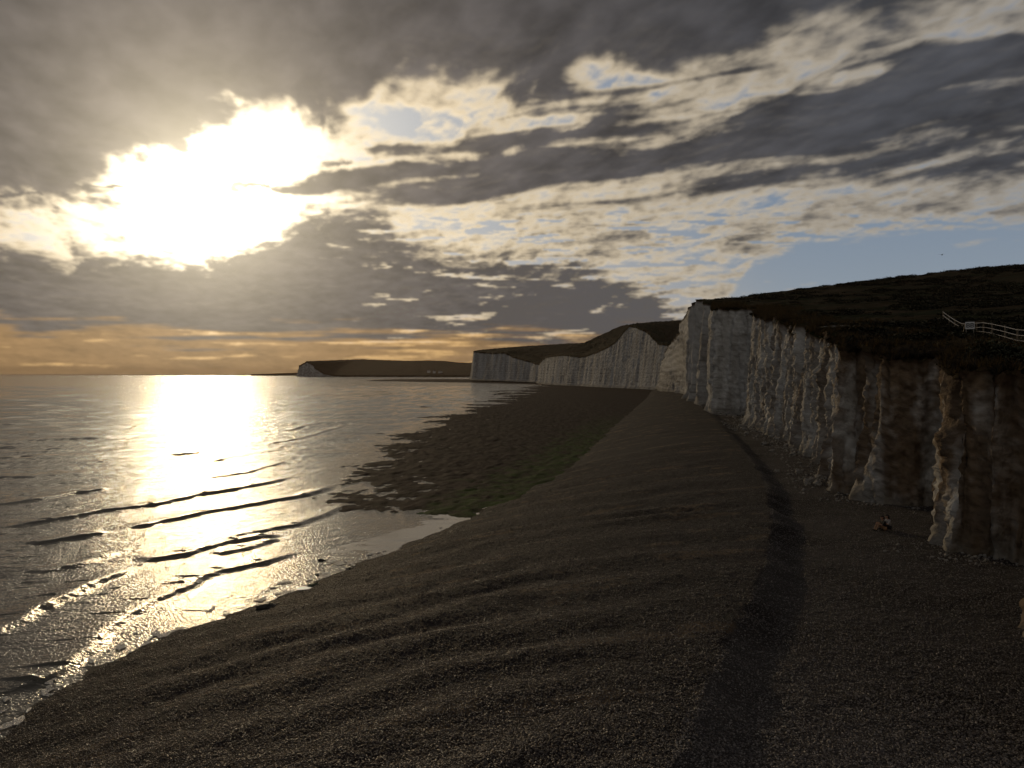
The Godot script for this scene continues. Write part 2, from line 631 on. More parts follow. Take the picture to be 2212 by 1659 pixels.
	# wet sand in the runnel and under the shallows
	xs = graded(-26.0, 12.0, 0.3, 1.0)
	ds = graded(34.0, 96.0, 0.3, 1.0)
	nu = xs.size()
	nv = ds.size()
	p = PackedVector3Array()
	c = PackedColorArray()
	keep = PackedByteArray()
	for d in ds:
		var foot := look(foot_t, d)
		for xx in xs:
			var away := foot - xx
			var h := 0.05 - 0.010 * away - 0.25 * smoothstep(9.0, 18.0, away) + sn3.get_noise_2d(xx * 0.5, d * 1.1) * 0.035 + sn2.get_noise_2d(xx * 0.7, d * 2.2) * 0.016
			h -= 0.3 * (1.0 - smoothstep(51.0, 62.0, d))
			p.append(Vector3(xx, h, -d))
			c.append(Color(0.105, 0.078, 0.052))
			keep.append(1 if away > -4.0 and h > -0.2 else 0)
	var sm := surface(0.2)
	sm.metallic_specular = 0.55
	structure("wet_sand", "wet brown sand flat shining at the foot of the shingle", lattice(p, c, nu, nv, keep, false), sm)
	stage("sand")

func cell(sd: int, freq: float) -> FastNoiseLite:
	var n := FastNoiseLite.new()
	n.noise_type = FastNoiseLite.TYPE_CELLULAR
	n.seed = sd
	n.frequency = freq
	n.cellular_return_type = FastNoiseLite.RETURN_DISTANCE2_SUB
	n.fractal_type = FastNoiseLite.FRACTAL_FBM
	n.fractal_octaves = 2
	return n

# loose stones on the near slope
func make_pebbles() -> void:
	var cols := [Color(0.045, 0.036, 0.032), Color(0.034, 0.028, 0.026), Color(0.060, 0.050, 0.044), Color(0.026, 0.022, 0.021), Color(0.13, 0.11, 0.095), Color(0.053, 0.039, 0.031)]
	var sizes := [Vector3(0.027, 0.013, 0.020), Vector3(0.021, 0.012, 0.018), Vector3(0.036, 0.018, 0.028)]
	for k in 3:
		var mesh := lump(160 + k, 5, 7, sizes[k], 0.55)
		var many: int = [160000, 150000, 60000][k]
		var mm := MultiMesh.new()
		mm.transform_format = MultiMesh.TRANSFORM_3D
		mm.use_colors = true
		mm.mesh = mesh
		mm.instance_count = many
		var i := 0
		while i < many:
			var d := 17.0 + pow(rng.randf(), 1.7) * 95.0
			var x := rng.randf_range(-0.64, 0.64) * d
			var foot := look(foot_t, d)
			if x < foot - 0.4 or x > look(crest_t, d) + 30.0:
				continue
			var h := beach_height(x, d)
			if h < -0.05:
				continue
			var b := Basis.from_euler(Vector3(rng.randf_range(-0.5, 0.5), rng.randf() * TAU, rng.randf_range(-0.5, 0.5))) * Basis.from_scale(Vector3.ONE * rng.randf_range(0.6, 1.35))
			mm.set_instance_transform(i, Transform3D(b, Vector3(x, h + 0.008, -d)))
			var t: float = (x - foot) / maxf(look(crest_t, d) - foot, 1.0)
			var c: Color = cols[rng.randi() % cols.size()]
			if t < 0.16:
				c = c * 0.62
			elif x > look(crest_t, d):
				c = Color(c.r * 1.75, c.g * 1.85, c.b * 1.95)
			mm.set_instance_color(i, c)
			i += 1
		var o := MultiMeshInstance3D.new()
		o.name = "shingle" if k == 0 else "shingle_%03d" % k
		o.multimesh = mm
		var m := surface(0.42)
		m.metallic_specular = 0.5
		o.material_override = m
		add_child(o)
		tag(o, ["flat grey flint pebbles lying loose on the beach", "small rounded flint pebbles lying loose on the beach", "larger flint cobbles lying loose on the beach"][k], "pebbles", "", "stuff")
	stage("pebbles")

# ---------------------------------------------------------------- the sea
func shoreline(d: float) -> float:
	return minf(look(foot_t, d), look(ledge_t, d) + 4.0) if d > 58.0 else look(foot_t, d)

const BREAKERS := [
	[0.34, [[-60, 862], [0, 850], [200, 825], [450, 780], [680, 750]]],
	[0.40, [[-80, 1000], [0, 985], [300, 945], [600, 885], [900, 850], [1200, 785], [1500, 735], [1750, 680]]],
	[0.36, [[180, 1088], [400, 1050], [640, 1008]]],
	[0.40, [[650, 1004], [900, 960], [1200, 895], [1500, 845], [1800, 795], [1980, 730]]],
	[0.28, [[1280, 1050], [1500, 1010], [1750, 970], [1950, 890], [2080, 830]]],
	[0.38, [[800, 1190], [1100, 1140], [1380, 1065], [1560, 1045], [1640, 1020]]],
	[0.38, [[-100, 1660], [0, 1600], [150, 1510], [400, 1390], [560, 1310], [800, 1215]]],
	[0.32, [[-180, 2000], [0, 1955], [209, 1899], [400, 1800], [560, 1650], [750, 1500], [900, 1420], [1120, 1320], [1170, 1285], [1320, 1240], [1560, 1190], [1800, 1110]]],
	[0.09, [[1130, 1560], [1180, 1480], [1380, 1370], [1480, 1290]]],
	[0.08, [[1400, 1480], [1450, 1400], [1560, 1350], [1700, 1300]]],
	[0.30, [[1200, 600], [1500, 555], [1700, 520]]],
	[0.30, [[1160, 700], [1450, 660], [1700, 590]]],
	[0.30, [[1500, 500], [1750, 465], [2050, 375]]],
	[0.42, [[-200, 600], [0, 580], [140, 565], [330, 560]]],
	[0.45, [[1030, 552], [1190, 540]]],
	[0.55, [[1110, 281], [1230, 275]]],
	[0.35, [[1400, 430], [1700, 410], [1900, 360]]],
	[0.22, [[200, 1260], [500, 1190], [700, 1130]]],
	[0.30, [[-300, 720], [0, 690], [250, 690]]],
	[0.28, [[1250, 1145], [1450, 1105], [1640, 1050]]],
]

func make_sea() -> void:
	var near_x := PackedFloat32Array()
	var x := -96.0
	while x < 34.0:
		near_x.append(x)
		x += 0.24 if x > -48.0 else 0.4
	var right := graded(34.5, 16000.0, 1.0, 1.16)
	var left := graded(96.5, 16000.0, 0.8, 1.05)
	var xs := PackedFloat32Array()
	for i in left.size():
		xs.append(-left[left.size() - 1 - i])
	xs.append_array(near_x)
	xs.append_array(right)
	var ds := PackedFloat32Array()
	var d := 20.0
	while d < 420.0:
		ds.append(d)
		d += maxf(0.085, d * d * 0.000036 + d * 0.0009)
	ds.append_array(graded(d, 18000.0, d * 0.03, 1.045))
	var nu := xs.size()
	var nv := ds.size()
	stage("sea grid %d x %d" % [nu, nv])
	var p := PackedVector3Array()
	var c := PackedColorArray()
	p.resize(nu * nv)
	c.resize(nu * nv)
	var w1 := fbm(201, 0.055, 3)
	var w2 := fbm(202, 0.42, 3)
	var w3 := fbm(203, 0.14, 2)
	var w4 := fbm(204, 1.1, 2)
	for v in nv:
		var dd := ds[v]
		var shore := shoreline(dd)
		for u in nu:
			var xx := xs[u]
			var h := 0.0
			if absf(xx) < dd * 0.78 + 14.0 and dd < 900.0 and xx < shore + 16.0:
				var calm := smoothstep(-1.0, 14.0, shore - xx)
				# crests lie along the line of the breakers
				var al := xx * 0.88 + dd * 0.48
				var ac := -xx * 0.48 + dd * 0.88
				h = calm * clampf(dd / 150.0, 0.3, 1.0) * (w1.get_noise_2d(al * 0.35, ac) * (0.24 + dd * 0.0012) + w3.get_noise_2d(al * 0.45, ac) * (0.08 + 0.12 * smoothstep(80.0, 160.0, dd)))
				var chop := 1.0 - absf(w2.get_noise_2d(al * 0.55, ac)) * 2.0
				h += (0.22 + 0.78 * calm) * chop * (0.05 + 0.035 * smoothstep(70.0, 150.0, dd)) * clampf(1.7 - dd / 350.0, 0.0, 1.0)
				if dd < 170.0:
					h += (0.3 + 0.7 * calm) * (1.0 - absf(w4.get_noise_2d(al * 0.8, ac)) * 2.0) * 0.022
			p[v * nu + u] = Vector3(xx, h, -dd)
	# breakers: a long back and a short steep face towards the beach
	for b in BREAKERS:
		var amp: float = b[0] * 0.52
		var pts: Array[Vector2] = []
		for q in b[1]:
			pts.append(at_picture(q[0] * 0.36765, 779.4 + q[1] * 0.36765, 0.0))
		var total := 0.0
		for i in pts.size() - 1:
			total += pts[i].distance_to(pts[i + 1])
		var run := 0.0
		for i in pts.size() - 1:
			var a := pts[i]
			var e := pts[i + 1]
			var seg := e - a
			var ln := seg.length()
			var f := seg / ln
			var face := Vector2(f.y, -f.x)      # towards the beach and the eye
			var lo := Vector2(minf(a.x, e.x) - 4.0, minf(a.y, e.y) - 4.0)
			var hi := Vector2(maxf(a.x, e.x) + 4.0, maxf(a.y, e.y) + 4.0)
			var u0 := xs.bsearch(lo.x)
			var u1 := xs.bsearch(hi.x)
			var v0 := ds.bsearch(lo.y)
			var v1 := ds.bsearch(hi.y)
			for v in range(v0, mini(v1, nv)):
				for u in range(u0, mini(u1, nu)):
					var rel := Vector2(xs[u], ds[v]) - a
					var t := rel.dot(f)
					if t < 0.0 and i > 0 or t >= ln and i < pts.size() - 2 or t < -2.0 or t > ln + 2.0:
						continue
					var s := run + t
					var q := rel.dot(face) + w2.get_noise_2d(s * 0.5, amp * 900.0) * 0.3
					var fade := smoothstep(0.0, 0.10, s / total) * (1.0 - smoothstep(0.85, 1.0, s / total))
					if fade <= 0.0 or q < -4.0 or q > 2.5:
						continue
					var k := amp * fade * (1.0 + 0.25 * w3.get_noise_2d(s * 1.2, amp * 500.0))
					var prof := exp(-q * q / 2.2) if q < 0.0 else exp(-q * q / (0.06 + amp * 0.2))
					if q > 0.0:
						prof -= 0.18 * exp(-pow((q - 0.9) / 0.6, 2.0))
					p[v * nu + u].y = maxf(p[v * nu + u].y * (1.0 - 0.6 * absf(prof)), 0.0) * 0.6 + p[v * nu + u].y * 0.4 + k * prof
			run += ln
	for i in p.size():
		c[i] = Color(0.095, 0.088, 0.070)
	var keep := PackedByteArray()
	keep.resize(nu * nv)
	for v in nv:
		var shore := look(foot_t, ds[v]) + 3.0
		for u in nu:
			keep[v * nu + u] = 1 if xs[u] < shore else 0
	var m := surface(0.09)
	m.metallic_specular = 0.36
	m.normal_enabled = true
	m.normal_texture = noise_tex(fbm(210, 0.02, 5), 1024, [], 6.5)
	m.normal_scale = 1.0
	triplanar(m, 5.5)
	structure("sea", "grey sea with small breakers glittering under the low sun", lattice(p, c, nu, nv, keep, false), m)
	stage("sea")

# broken water: bubbles in the swash
func make_foam() -> void:
	var mesh := lump(230, 3, 5, Vector3(0.032, 0.015, 0.032), 0.3)
	var clump := fbm(231, 0.5, 3)
	var at: Array[Vector3] = []
	for i in 60000:
		var d := 27.0 + rng.randf() * 34.0
		var back := pow(rng.randf(), 1.8) * 2.4
		var foot := look(foot_t, d) + sn3.get_noise_2d(d * 0.8, 9.0) * 0.9 + sn2.get_noise_2d(d * 1.2, 3.0) * 0.3
		var x := foot - 0.1 - back
		if clump.get_noise_2d(x * 1.5, d) < 0.20 + back * 0.10:
			continue
		at.append(Vector3(x, maxf(0.03, beach_height(x, d)) + 0.02, -d))
	var mm := MultiMesh.new()
	mm.transform_format = MultiMesh.TRANSFORM_3D
	mm.mesh = mesh
	mm.instance_count = at.size()
	for i in at.size():
		mm.set_instance_transform(i, Transform3D(Basis.from_euler(Vector3(0, rng.randf() * TAU, 0)) * Basis.from_scale(Vector3.ONE * rng.randf_range(0.4, 1.2)), at[i]))
	var o := MultiMeshInstance3D.new()
	o.name = "foam"
	o.multimesh = mm
	o.material_override = surface(0.35, Color(0.62, 0.60, 0.56), false)
	add_child(o)
	tag(o, "broken white foam along the edge of the swash", "foam", "", "stuff")
	stage("foam %d" % at.size())

# ---------------------------------------------------------------- chalk cliffs and downs
# each point: x, d, base height, top height, soil stain 0..1
func near_line() -> Array:
	return [
		[13.5, 20.0, 3.6, 12.6, 1.0], [18.6, 27.0, 3.6, 12.9, 1.0], [20.6, 31.0, 3.6, 13.0, 1.0], [24.0, 34.0, 3.6, 13.1, 1.0], [27.8, 39.4, 3.6, 13.3, 1.0], [27.1, 40.6, 3.6, 13.4, 0.9], [26.0, 41.5, 3.6, 13.4, 0.9], [26.7, 42.4, 3.6, 13.5, 1.0], [25.0, 43.1, 3.5, 13.5, 0.85], [25.4, 43.9, 3.5, 13.5, 0.95],
		[23.6, 44.8, 3.4, 13.4, 0.95], [24.6, 48.0, 3.4, 13.6, 0.95], [31.5, 57.0, 3.4, 14.2, 1.0], [32.6, 60.0, 3.4, 14.3, 0.95], [30.4, 61.2, 3.4, 14.5, 0.85], [28.3, 62.0, 3.4, 14.7, 0.8],
		[27.6, 64.5, 3.4, 15.0, 0.9], [29.0, 66.5, 3.4, 15.1, 0.9], [27.0, 68.2, 3.3, 15.4, 0.7], [28.4, 74.0, 3.3, 15.9, 0.6], [33.6, 88.0, 3.3, 17.0, 0.5], [38.2, 108.0, 3.4, 19.0, 0.46],
		[41.5, 125.0, 3.5, 20.6, 0.42], [43.9, 146.0, 3.7, 22.9, 0.40], [46.2, 160.0, 3.8, 24.4, 0.36], [57.6, 197.0, 4.0, 28.8, 0.16], [54.5, 203.0, 4.0, 29.2, 0.1], [50.2, 206.0, 4.0, 29.3, 0.1], [51.4, 214.0, 4.0, 30.0, 0.16],
		[60.0, 250.0, 4.0, 34.6, 0.16], [57.6, 253.0, 4.0, 35.0, 0.16], [65.0, 284.0, 4.0, 38.4, 0.14], [62.4, 287.0, 4.0, 38.8, 0.14], [70.2, 318.0, 4.0, 40.6, 0.16], [67.6, 321.0, 4.0, 40.8, 0.16], [75.4, 346.0, 4.0, 41.6, 0.14], [73.0, 350.0, 4.0, 41.6, 0.14], [80.0, 388.0, 4.0, 41.2, 0.14],
		[85.3, 428.0, 4.0, 40.2, 0.12], [86.6, 434.0, 4.0, 36.0, 0.12], [100.5, 548.0, 4.0, 27.8, 0.14], [104.0, 562.0, 4.0, 26.5, 0.14], [116.0, 640.0, 4.0, 24.0, 0.14], [135.0, 720.0, 4.0, 24.0, 0.14],
	]

func sister_line() -> Array:
	# px, d, py of the top edge; the foot stands at about y = 1.5
	var rows := [[1462, 650, 762], [1445, 668, 751], [1428, 682, 742.3], [1410, 700, 741], [1404, 707, 734], [1390, 722, 720], [1376, 738, 712], [1360, 756, 705], [1346, 773, 702], [1338, 782, 711], [1326, 794, 726], [1316, 806, 738], [1304, 823, 748], [1280, 862, 760], [1262, 896, 766], [1246, 921, 769.4], [1228, 946, 767], [1210, 983, 765.8], [1190, 1030, 767], [1175, 1078, 770], [1166, 1106, 775], [1163, 1118, 780], [1160.5, 1215, 785.6], [1146, 1250, 782], [1131, 1280, 778], [1116, 1310, 774], [1103, 1338, 770], [1092, 1362, 765], [1084, 1380, 761], [1068, 1415, 761.5], [1051, 1450, 761.6], [1034, 1490, 760], [1018, 1530, 758.5], [1015.5, 1600, 758.5], [1017, 1750, 759]]
	var out := []
	for r in rows:
		out.append([bearing_x(r[0], r[1]), float(r[1]), 1.6 + maxf(0.0, r[1] - 1000.0) * 0.006, bearing_y(r[2], r[1]), 0.0])
	return out

func headland_line() -> Array:
	var rows := [[1060, 4000, 811.5], [1000, 4050, 811.5], [930, 4100, 811.5], [840, 4250, 811.4], [760, 4350, 811.2], [725, 4400, 810.5], [712, 4420, 808.5], [700, 4450, 805], [688, 4480, 799.5], [676, 4510, 790], [668, 4530, 783], [660, 4550, 780.5], [652, 4580, 783], [648, 4600, 786], [646.5, 4650, 789], [647, 5200, 790]]
	var out := []
	for r in rows:
		var top := bearing_y(r[2], r[1])
		out.append([bearing_x(r[0], r[1]), float(r[1]), minf(1.0, top - 1.0), top, 0.0])
	return out

func far_line() -> Array:
	var rows := [[700, 9000, 805], [640, 9000, 805.4], [600, 9100, 806.6], [575, 9200, 807.8], [555, 9300, 808.6], [540, 9400, 809.0]]
	var out := []
	for r in rows:
		out.append([bearing_x(r[0], r[1]), float(r[1]), -1.0, bearing_y(r[2], r[1]), 0.2])
	return out

class Edge:
	var p := PackedVector3Array()      # top edge after weathering
	var tops := PackedFloat32Array()
	var s := PackedFloat32Array()

func chalk_face(called: String, label: String, pts: Array, fine: float, rows: int, rough: float, batter: float, sd: int) -> Edge:
	# resample the line
	var line: Array = []
	var run := 0.0
	for i in pts.size() - 1:
		var a: Array = pts[i]
		var b: Array = pts[i + 1]
		var ln := Vector2(b[0] - a[0], b[1] - a[1]).length()
		var step: float = maxf(0.28, (a[1] + b[1]) * 0.5 * fine)
		var n := maxi(1, int(ceil(ln / step)))
		for k in n:
			var t := float(k) / n
			var row := [run + ln * t]
			for q in 5:
				row.append(lerpf(a[q], b[q], t))
			line.append(row)
		run += ln
	var nu := line.size()
	var dirs: Array[Vector2] = []
	for i in nu:
		var w := 5
		var a: Array = line[maxi(i - w, 0)]
		var b: Array = line[mini(i + w, nu - 1)]
		var f := Vector2(b[1] - a[1], b[2] - a[2]).normalized()
		dirs.append(Vector2(-f.y, f.x))
	var rib := fbm(sd, 0.30, 3)
	var rib2 := fbm(sd + 1, 0.11, 2)
	var small := fbm(sd + 2, 1.1, 3)
	var block := FastNoiseLite.new()
	block.noise_type = FastNoiseLite.TYPE_CELLULAR
	block.seed = sd + 3
	block.frequency = 0.42
	block.cellular_return_type = FastNoiseLite.RETURN_CELL_VALUE
	var crack := FastNoiseLite.new()
	crack.noise_type = FastNoiseLite.TYPE_CELLULAR
	crack.seed = sd + 6
	crack.frequency = 1.0
	crack.cellular_return_type = FastNoiseLite.RETURN_DISTANCE2_SUB
	var stain := fbm(sd + 4, 0.35, 4)
	var p := PackedVector3Array()
	var c := PackedColorArray()
	p.resize(nu * rows)
	c.resize(nu * rows)
	var e := Edge.new()
	for u in nu:
		var L: Array = line[u]
		var s: float = L[0]
		var k: float = maxf(1.0, L[2] * fine * 1.6)      # coarser relief where the face is far off
		var lo: float = L[3] - 1.5
		var hi: float = L[4] + rib.get_noise_2d(s * 0.8, 77.0) * minf(0.55, (L[4] - L[3]) * 0.05)
		if L[2] < 140.0:
			hi += rib2.get_noise_2d(s * 1.6, 12.0) * 1.1 + small.get_noise_2d(s * 0.7, 8.0) * 0.35
		var soil: float = L[5]
		for r in rows:
			var t := float(r) / (rows - 1)
			var y := lerpf(lo, hi, t)
			var hgt: float = maxf(L[4] - L[3], 0.5)
			var small_land: float = clampf(hgt / 8.0, 0.0, 1.0)
			var sw := s / k + small.get_noise_2d(s * 0.2, y * 0.06) * 0.6
			# buttresses, ribs, blocks and grain
			var ridge := 1.0 - absf(rib.get_noise_2d(sw * 1.1, y * 0.07 / k)) * 2.4
			var dv := rib2.get_noise_2d(s / k, y * 0.025) * 1.5 + ridge * 0.9 - 0.75
			dv += (block.get_noise_2d(sw * 1.5, y * 0.22 / k) + 0.5) * 0.45
			dv += small.get_noise_2d(s / k * 1.3, y * 0.22 / k) * 0.22 + small.get_noise_2d(s / k * 4.0, y * 0.9 / k) * 0.10
			if L[2] < 220.0:
				var warp := small.get_noise_2d(s * 0.5, y * 0.5 + 20.0) * 0.5
				dv += (block.get_noise_2d(s * 2.6 + warp + 30.0, y * 1.1 + warp) + 0.5) * 0.26
				dv -= 0.22 * (1.0 - smoothstep(-1.0, -0.84, crack.get_noise_2d(s * 0.75 + warp, y * 0.30)))
				dv += small.get_noise_2d(s * 2.4 + 40.0, y * 0.10) * 0.30 + small.get_noise_2d(s * 0.8 + 9.0, y * 0.75) * 0.26 + small.get_noise_2d(s * 2.6, y * 2.2) * 0.16
			# layers of flint weather into faint ledges
			dv += 0.05 * sin(y * 1.7 + rib2.get_noise_2d(s * 0.05, 5.0) * 3.0)
			dv *= rough * k * small_land * lerpf(0.75, 1.0, smoothstep(45.0, 110.0, L[2]))
			var foot := clampf((L[3] + 2.2 + rib.get_noise_2d(s * 0.7, 33.0) * 1.6 - y) / 2.6, 0.0, 1.6)
			dv += foot * foot * 0.45 * small_land * minf(k, 2.0)
			dv -= batter * (y - L[3])
			var n: Vector2 = dirs[u]
			p[r * nu + u] = Vector3(L[1] + n.x * dv, y, -(L[2] + n.y * dv))
			# chalk, grey where rain has washed it, brown where soil runs down it
			var m := stain.get_noise_2d(s / k + small.get_noise_2d(s * 0.3, y * 0.4) * 0.6, y * 0.20 / k)
			var m2 := stain.get_noise_2d(s / k * 2.4 + 50.0, y * 0.22 / k) * 0.6 + small.get_noise_2d(s / k * 1.2 + 70.0, y / k) * 0.45
			var col := Color(0.54, 0.535, 0.51).lerp(Color(0.37, 0.36, 0.335), clampf(0.45 + m * 1.2 + m2 * 0.8, 0.0, 1.0))
			var brown := Color(0.225, 0.160, 0.100).lerp(Color(0.120, 0.088, 0.060), clampf(0.5 + m2 * 1.3, 0.0, 1.0))
			var amount := clampf(soil * 1.12 - 0.26 + (m * 0.9 + m2 * 0.75) * (0.35 + soil) + soil * 0.35 * smoothstep(0.72, 1.0, t), 0.0, 1.0)
			col = col.lerp(brown, amount * smoothstep(0.02, 0.12, soil))
			# thin dark lines of flint along the beds
			var bed := absf(fposmod(y + rib2.get_noise_2d(s * 0.15 / k, 3.0) * 1.2, 2.6) - 1.3)
			col = col.lerp(Color(0.14, 0.13, 0.115), (1.0 - smoothstep(0.03, 0.11 + 0.03 * k, bed)) * (1.0 - soil) * clampf(0.35 + m * 1.5, 0.0, 0.8))
			# turf soil at the lip
			var cap := 0.45 * k + 0.5 * soil
			col = col.lerp(Color(0.075, 0.050, 0.030), smoothstep(hi - cap * 1.6, hi - cap * 0.5, y + m2 * cap * 0.9) * small_land)
			# green and dark weed on the foot
			col = col.lerp(Color(0.17, 0.155, 0.12), smoothstep(L[3] + 1.5, L[3], y + m * 1.5) * 0.6)
			c[r * nu + u] = col
		e.p.append(p[(rows - 1) * nu + u])
		e.s.append(s)
		e.tops.append(hi)
	var mat := surface(0.88)
	mat.albedo_texture = noise_tex(fbm(sd + 9, 0.02, 5), 512, [[0.0, grey(0.62)], [0.45, grey(0.88)], [1.0, grey(1.0)]])
	mat.normal_enabled = true
	mat.normal_texture = noise_tex(fbm(sd + 8, 0.025, 5), 512, [], 9.0)
	triplanar(mat, maxf(5.0, pts[0][1] * 0.06))
	mat.metallic_specular = 0.3
	structure(called, label, lattice(p, c, nu, rows, PackedByteArray(), true), mat)
	return e

func turf_top(called: String, label: String, e: Edge, inland: Vector2, far: float, first: float, height: Callable, colour: Callable, bumps: float, sd: int) -> ArrayMesh:
	var ts := PackedFloat32Array([-0.14 * first, 0.0])
	ts.append_array(graded(first * 0.35, far, first * 0.45, 1.085))
	var nu := e.p.size()
	var nv := ts.size()
	var p := PackedVector3Array()
	var c := PackedColorArray()
	p.resize(nu * nv)
	c.resize(nu * nv)
	var n1 := fbm(sd, 0.09 / maxf(1.0, first * 0.3), 4)
	var n2 := fbm(sd + 1, 0.7 / maxf(1.0, first * 0.3), 3)
	for v in nv:
		var t := ts[v]
		for u in nu:
			var o := e.p[u]
			var x := o.x + inland.x * t
			var d := -o.z + inland.y * t
			var y: float = o.y
			if v == 0:
				y -= 0.30 * first
			else:
				y = height.call(u, o, t, x, d)
				y += (n1.get_noise_2d(x, d) * 0.8 + n2.get_noise_2d(x, d) * 0.22) * bumps * smoothstep(0.0, first * 6.0, t) + first * 0.05 + n2.get_noise_2d(x * 2.0, d * 2.0) * 0.06 * first
			p[v * nu + u] = Vector3(x, y, -d)
			c[v * nu + u] = colour.call(x, d, n1.get_noise_2d(x * 0.6 + 70.0, d * 0.6), n2.get_noise_2d(x, d))
	var mat := surface(0.95)
	mat.albedo_texture = noise_tex(fbm(sd + 5, 0.05, 5), 512, [[0.0, grey(0.35)], [0.5, grey(0.75)], [1.0, grey(1.0)]])
	mat.normal_enabled = true
	mat.normal_texture = noise_tex(fbm(sd + 6, 0.06, 4), 512, [], 12.0)
	triplanar(mat, 4.0 * maxf(1.0, first * 0.8))
	mat.metallic_specular = 0.2
	var mesh := lattice(p, c, nu, nv, PackedByteArray(), true)
	structure(called, label, mesh, mat)
	return mesh

# a smooth surface through scattered heights
class Hill:
	var at: PackedVector2Array
	var w: PackedFloat64Array
	var mean := 0.0
	func solve(pts: Array) -> void:
		var n := pts.size()
		for q in pts:
			at.append(Vector2(q[0], q[1]))
			mean += q[2] / n
		var a := []
		for i in n:
			var row := PackedFloat64Array()
			for j in n:
				row.append(at[i].distance_to(at[j]) + (0.0 if i != j else -2.0))
			row.append(pts[i][2] - mean)
			a.append(row)
		for i in n:
			var best := i
			for j in range(i, n):
				if absf(a[j][i]) > absf(a[best][i]):
					best = j
			var tmp: PackedFloat64Array = a[i]
			a[i] = a[best]
			a[best] = tmp
			for j in range(i + 1, n):
				var f: float = a[j][i] / a[i][i]
				if f != 0.0:
					for k in range(i, n + 1):
						a[j][k] -= f * a[i][k]
		w.resize(n)
		for i in range(n - 1, -1, -1):
			var sum: float = a[i][n]
			for j in range(i + 1, n):
				sum -= a[i][j] * w[j]
			w[i] = sum / a[i][i]
	func height(x: float, d: float) -> float:
		var h := mean
		var q := Vector2(x, d)
		for i in at.size():
			h += w[i] * q.distance_to(at[i])
		return h

var hill := Hill.new()
var near_edge: Edge
const SISTER_SKY := [[980, 757], [1018, 757], [1060, 754], [1142, 748], [1230, 742], [1318, 736], [1335, 716], [1349, 701.0], [1404, 697.5], [1464, 693.5], [1600, 682]]
const HEADLAND_SKY := [[600, 790], [646, 782], [660, 778.6], [703, 777.3], [794, 776.3], [855, 777.6], [880, 778.4], [924, 777.6], [963, 779], [987, 782], [1014, 782.7], [1060, 782], [1120, 780]]
const FENCE := [[2036.8, 673.6, 100.0], [2050, 683, 94.0], [2062, 690.8, 88.0], [2078, 699, 84.0], [2094, 699.5, 81.0], [2109, 698, 78.0], [2124, 697, 75.0], [2142.6, 699.6, 71.5], [2170.5, 705.4, 66.5], [2197.5, 712, 62.0], [2225, 713.5, 58.5], [2262, 716, 55.0]]

func near_height(_u: int, o: Vector3, t: float, x: float, d: float) -> float:
	return lerpf(o.y, hill_at(x, d), smoothstep(0.0, 9.0 + d * 0.05, t))

var hill_grid := PackedFloat32Array()
func hill_at(x: float, d: float) -> float:
	# looked up on a 6 m grid
	var fx := clampf(x / 6.0, 0.0, 118.9)
	var fd := clampf(d / 6.0, 0.0, 138.9)
	var i := int(fx)
	var j := int(fd)
	var a := lerpf(hill_grid[j * 120 + i], hill_grid[j * 120 + i + 1], fx - i)
	var b := lerpf(hill_grid[j * 120 + 120 + i], hill_grid[j * 120 + 120 + i + 1], fx - i)
	return lerpf(a, b, fd - j)

func near_colour(x: float, d: float, n1: float, n2: float) -> Color:
	var dry := Color(0.070, 0.048, 0.026)
	var green := Color(0.030, 0.032, 0.014)
	var k := clampf(0.35 + n1 * 1.4 + n2 * 0.4 + clampf((d - 180.0) / 400.0, 0.0, 0.4) - clampf((x - 60.0) / 400.0, 0.0, 0.3), 0.0, 1.0)
	return green.lerp(dry, k)

func sister_colour(_x: float, _d: float, n1: float, n2: float) -> Color:
	return Color(0.060, 0.043, 0.022).lerp(Color(0.035, 0.034, 0.016), clampf(0.5 + n1 * 1.4 + n2 * 0.3, 0.0, 1.0))

func sister_height(_u: int, o: Vector3, t: float, x: float, d: float) -> float:
	return behind_edge(o, t, x, d, 420.0, Vector2(0.30, 0.954), SISTER_SKY)

func headland_height(_u: int, o: Vector3, t: float, x: float, d: float) -> float:
	return behind_edge(o, t, x, d, 1000.0, Vector2(0.15, 0.989), HEADLAND_SKY)

func far_height(_u: int, o: Vector3, t: float, _x: float, _d: float) -> float:
	return o.y + t * 0.003

func behind_edge(o: Vector3, t: float, _x: float, _d: float, reach: float, inland: Vector2, sky: Array) -> float:
	var ex := o.x + inland.x * reach
	var ed := -o.z + inland.y * reach
	var px := 1106.0 + FOCAL * ex / ed
	var goal := bearing_y(polyline_flat(sky, px), ed)
	if t > reach:
		return goal - (t - reach) * 0.09
	var k := t / reach
	return lerpf(o.y, goal, pow(k, 0.92))

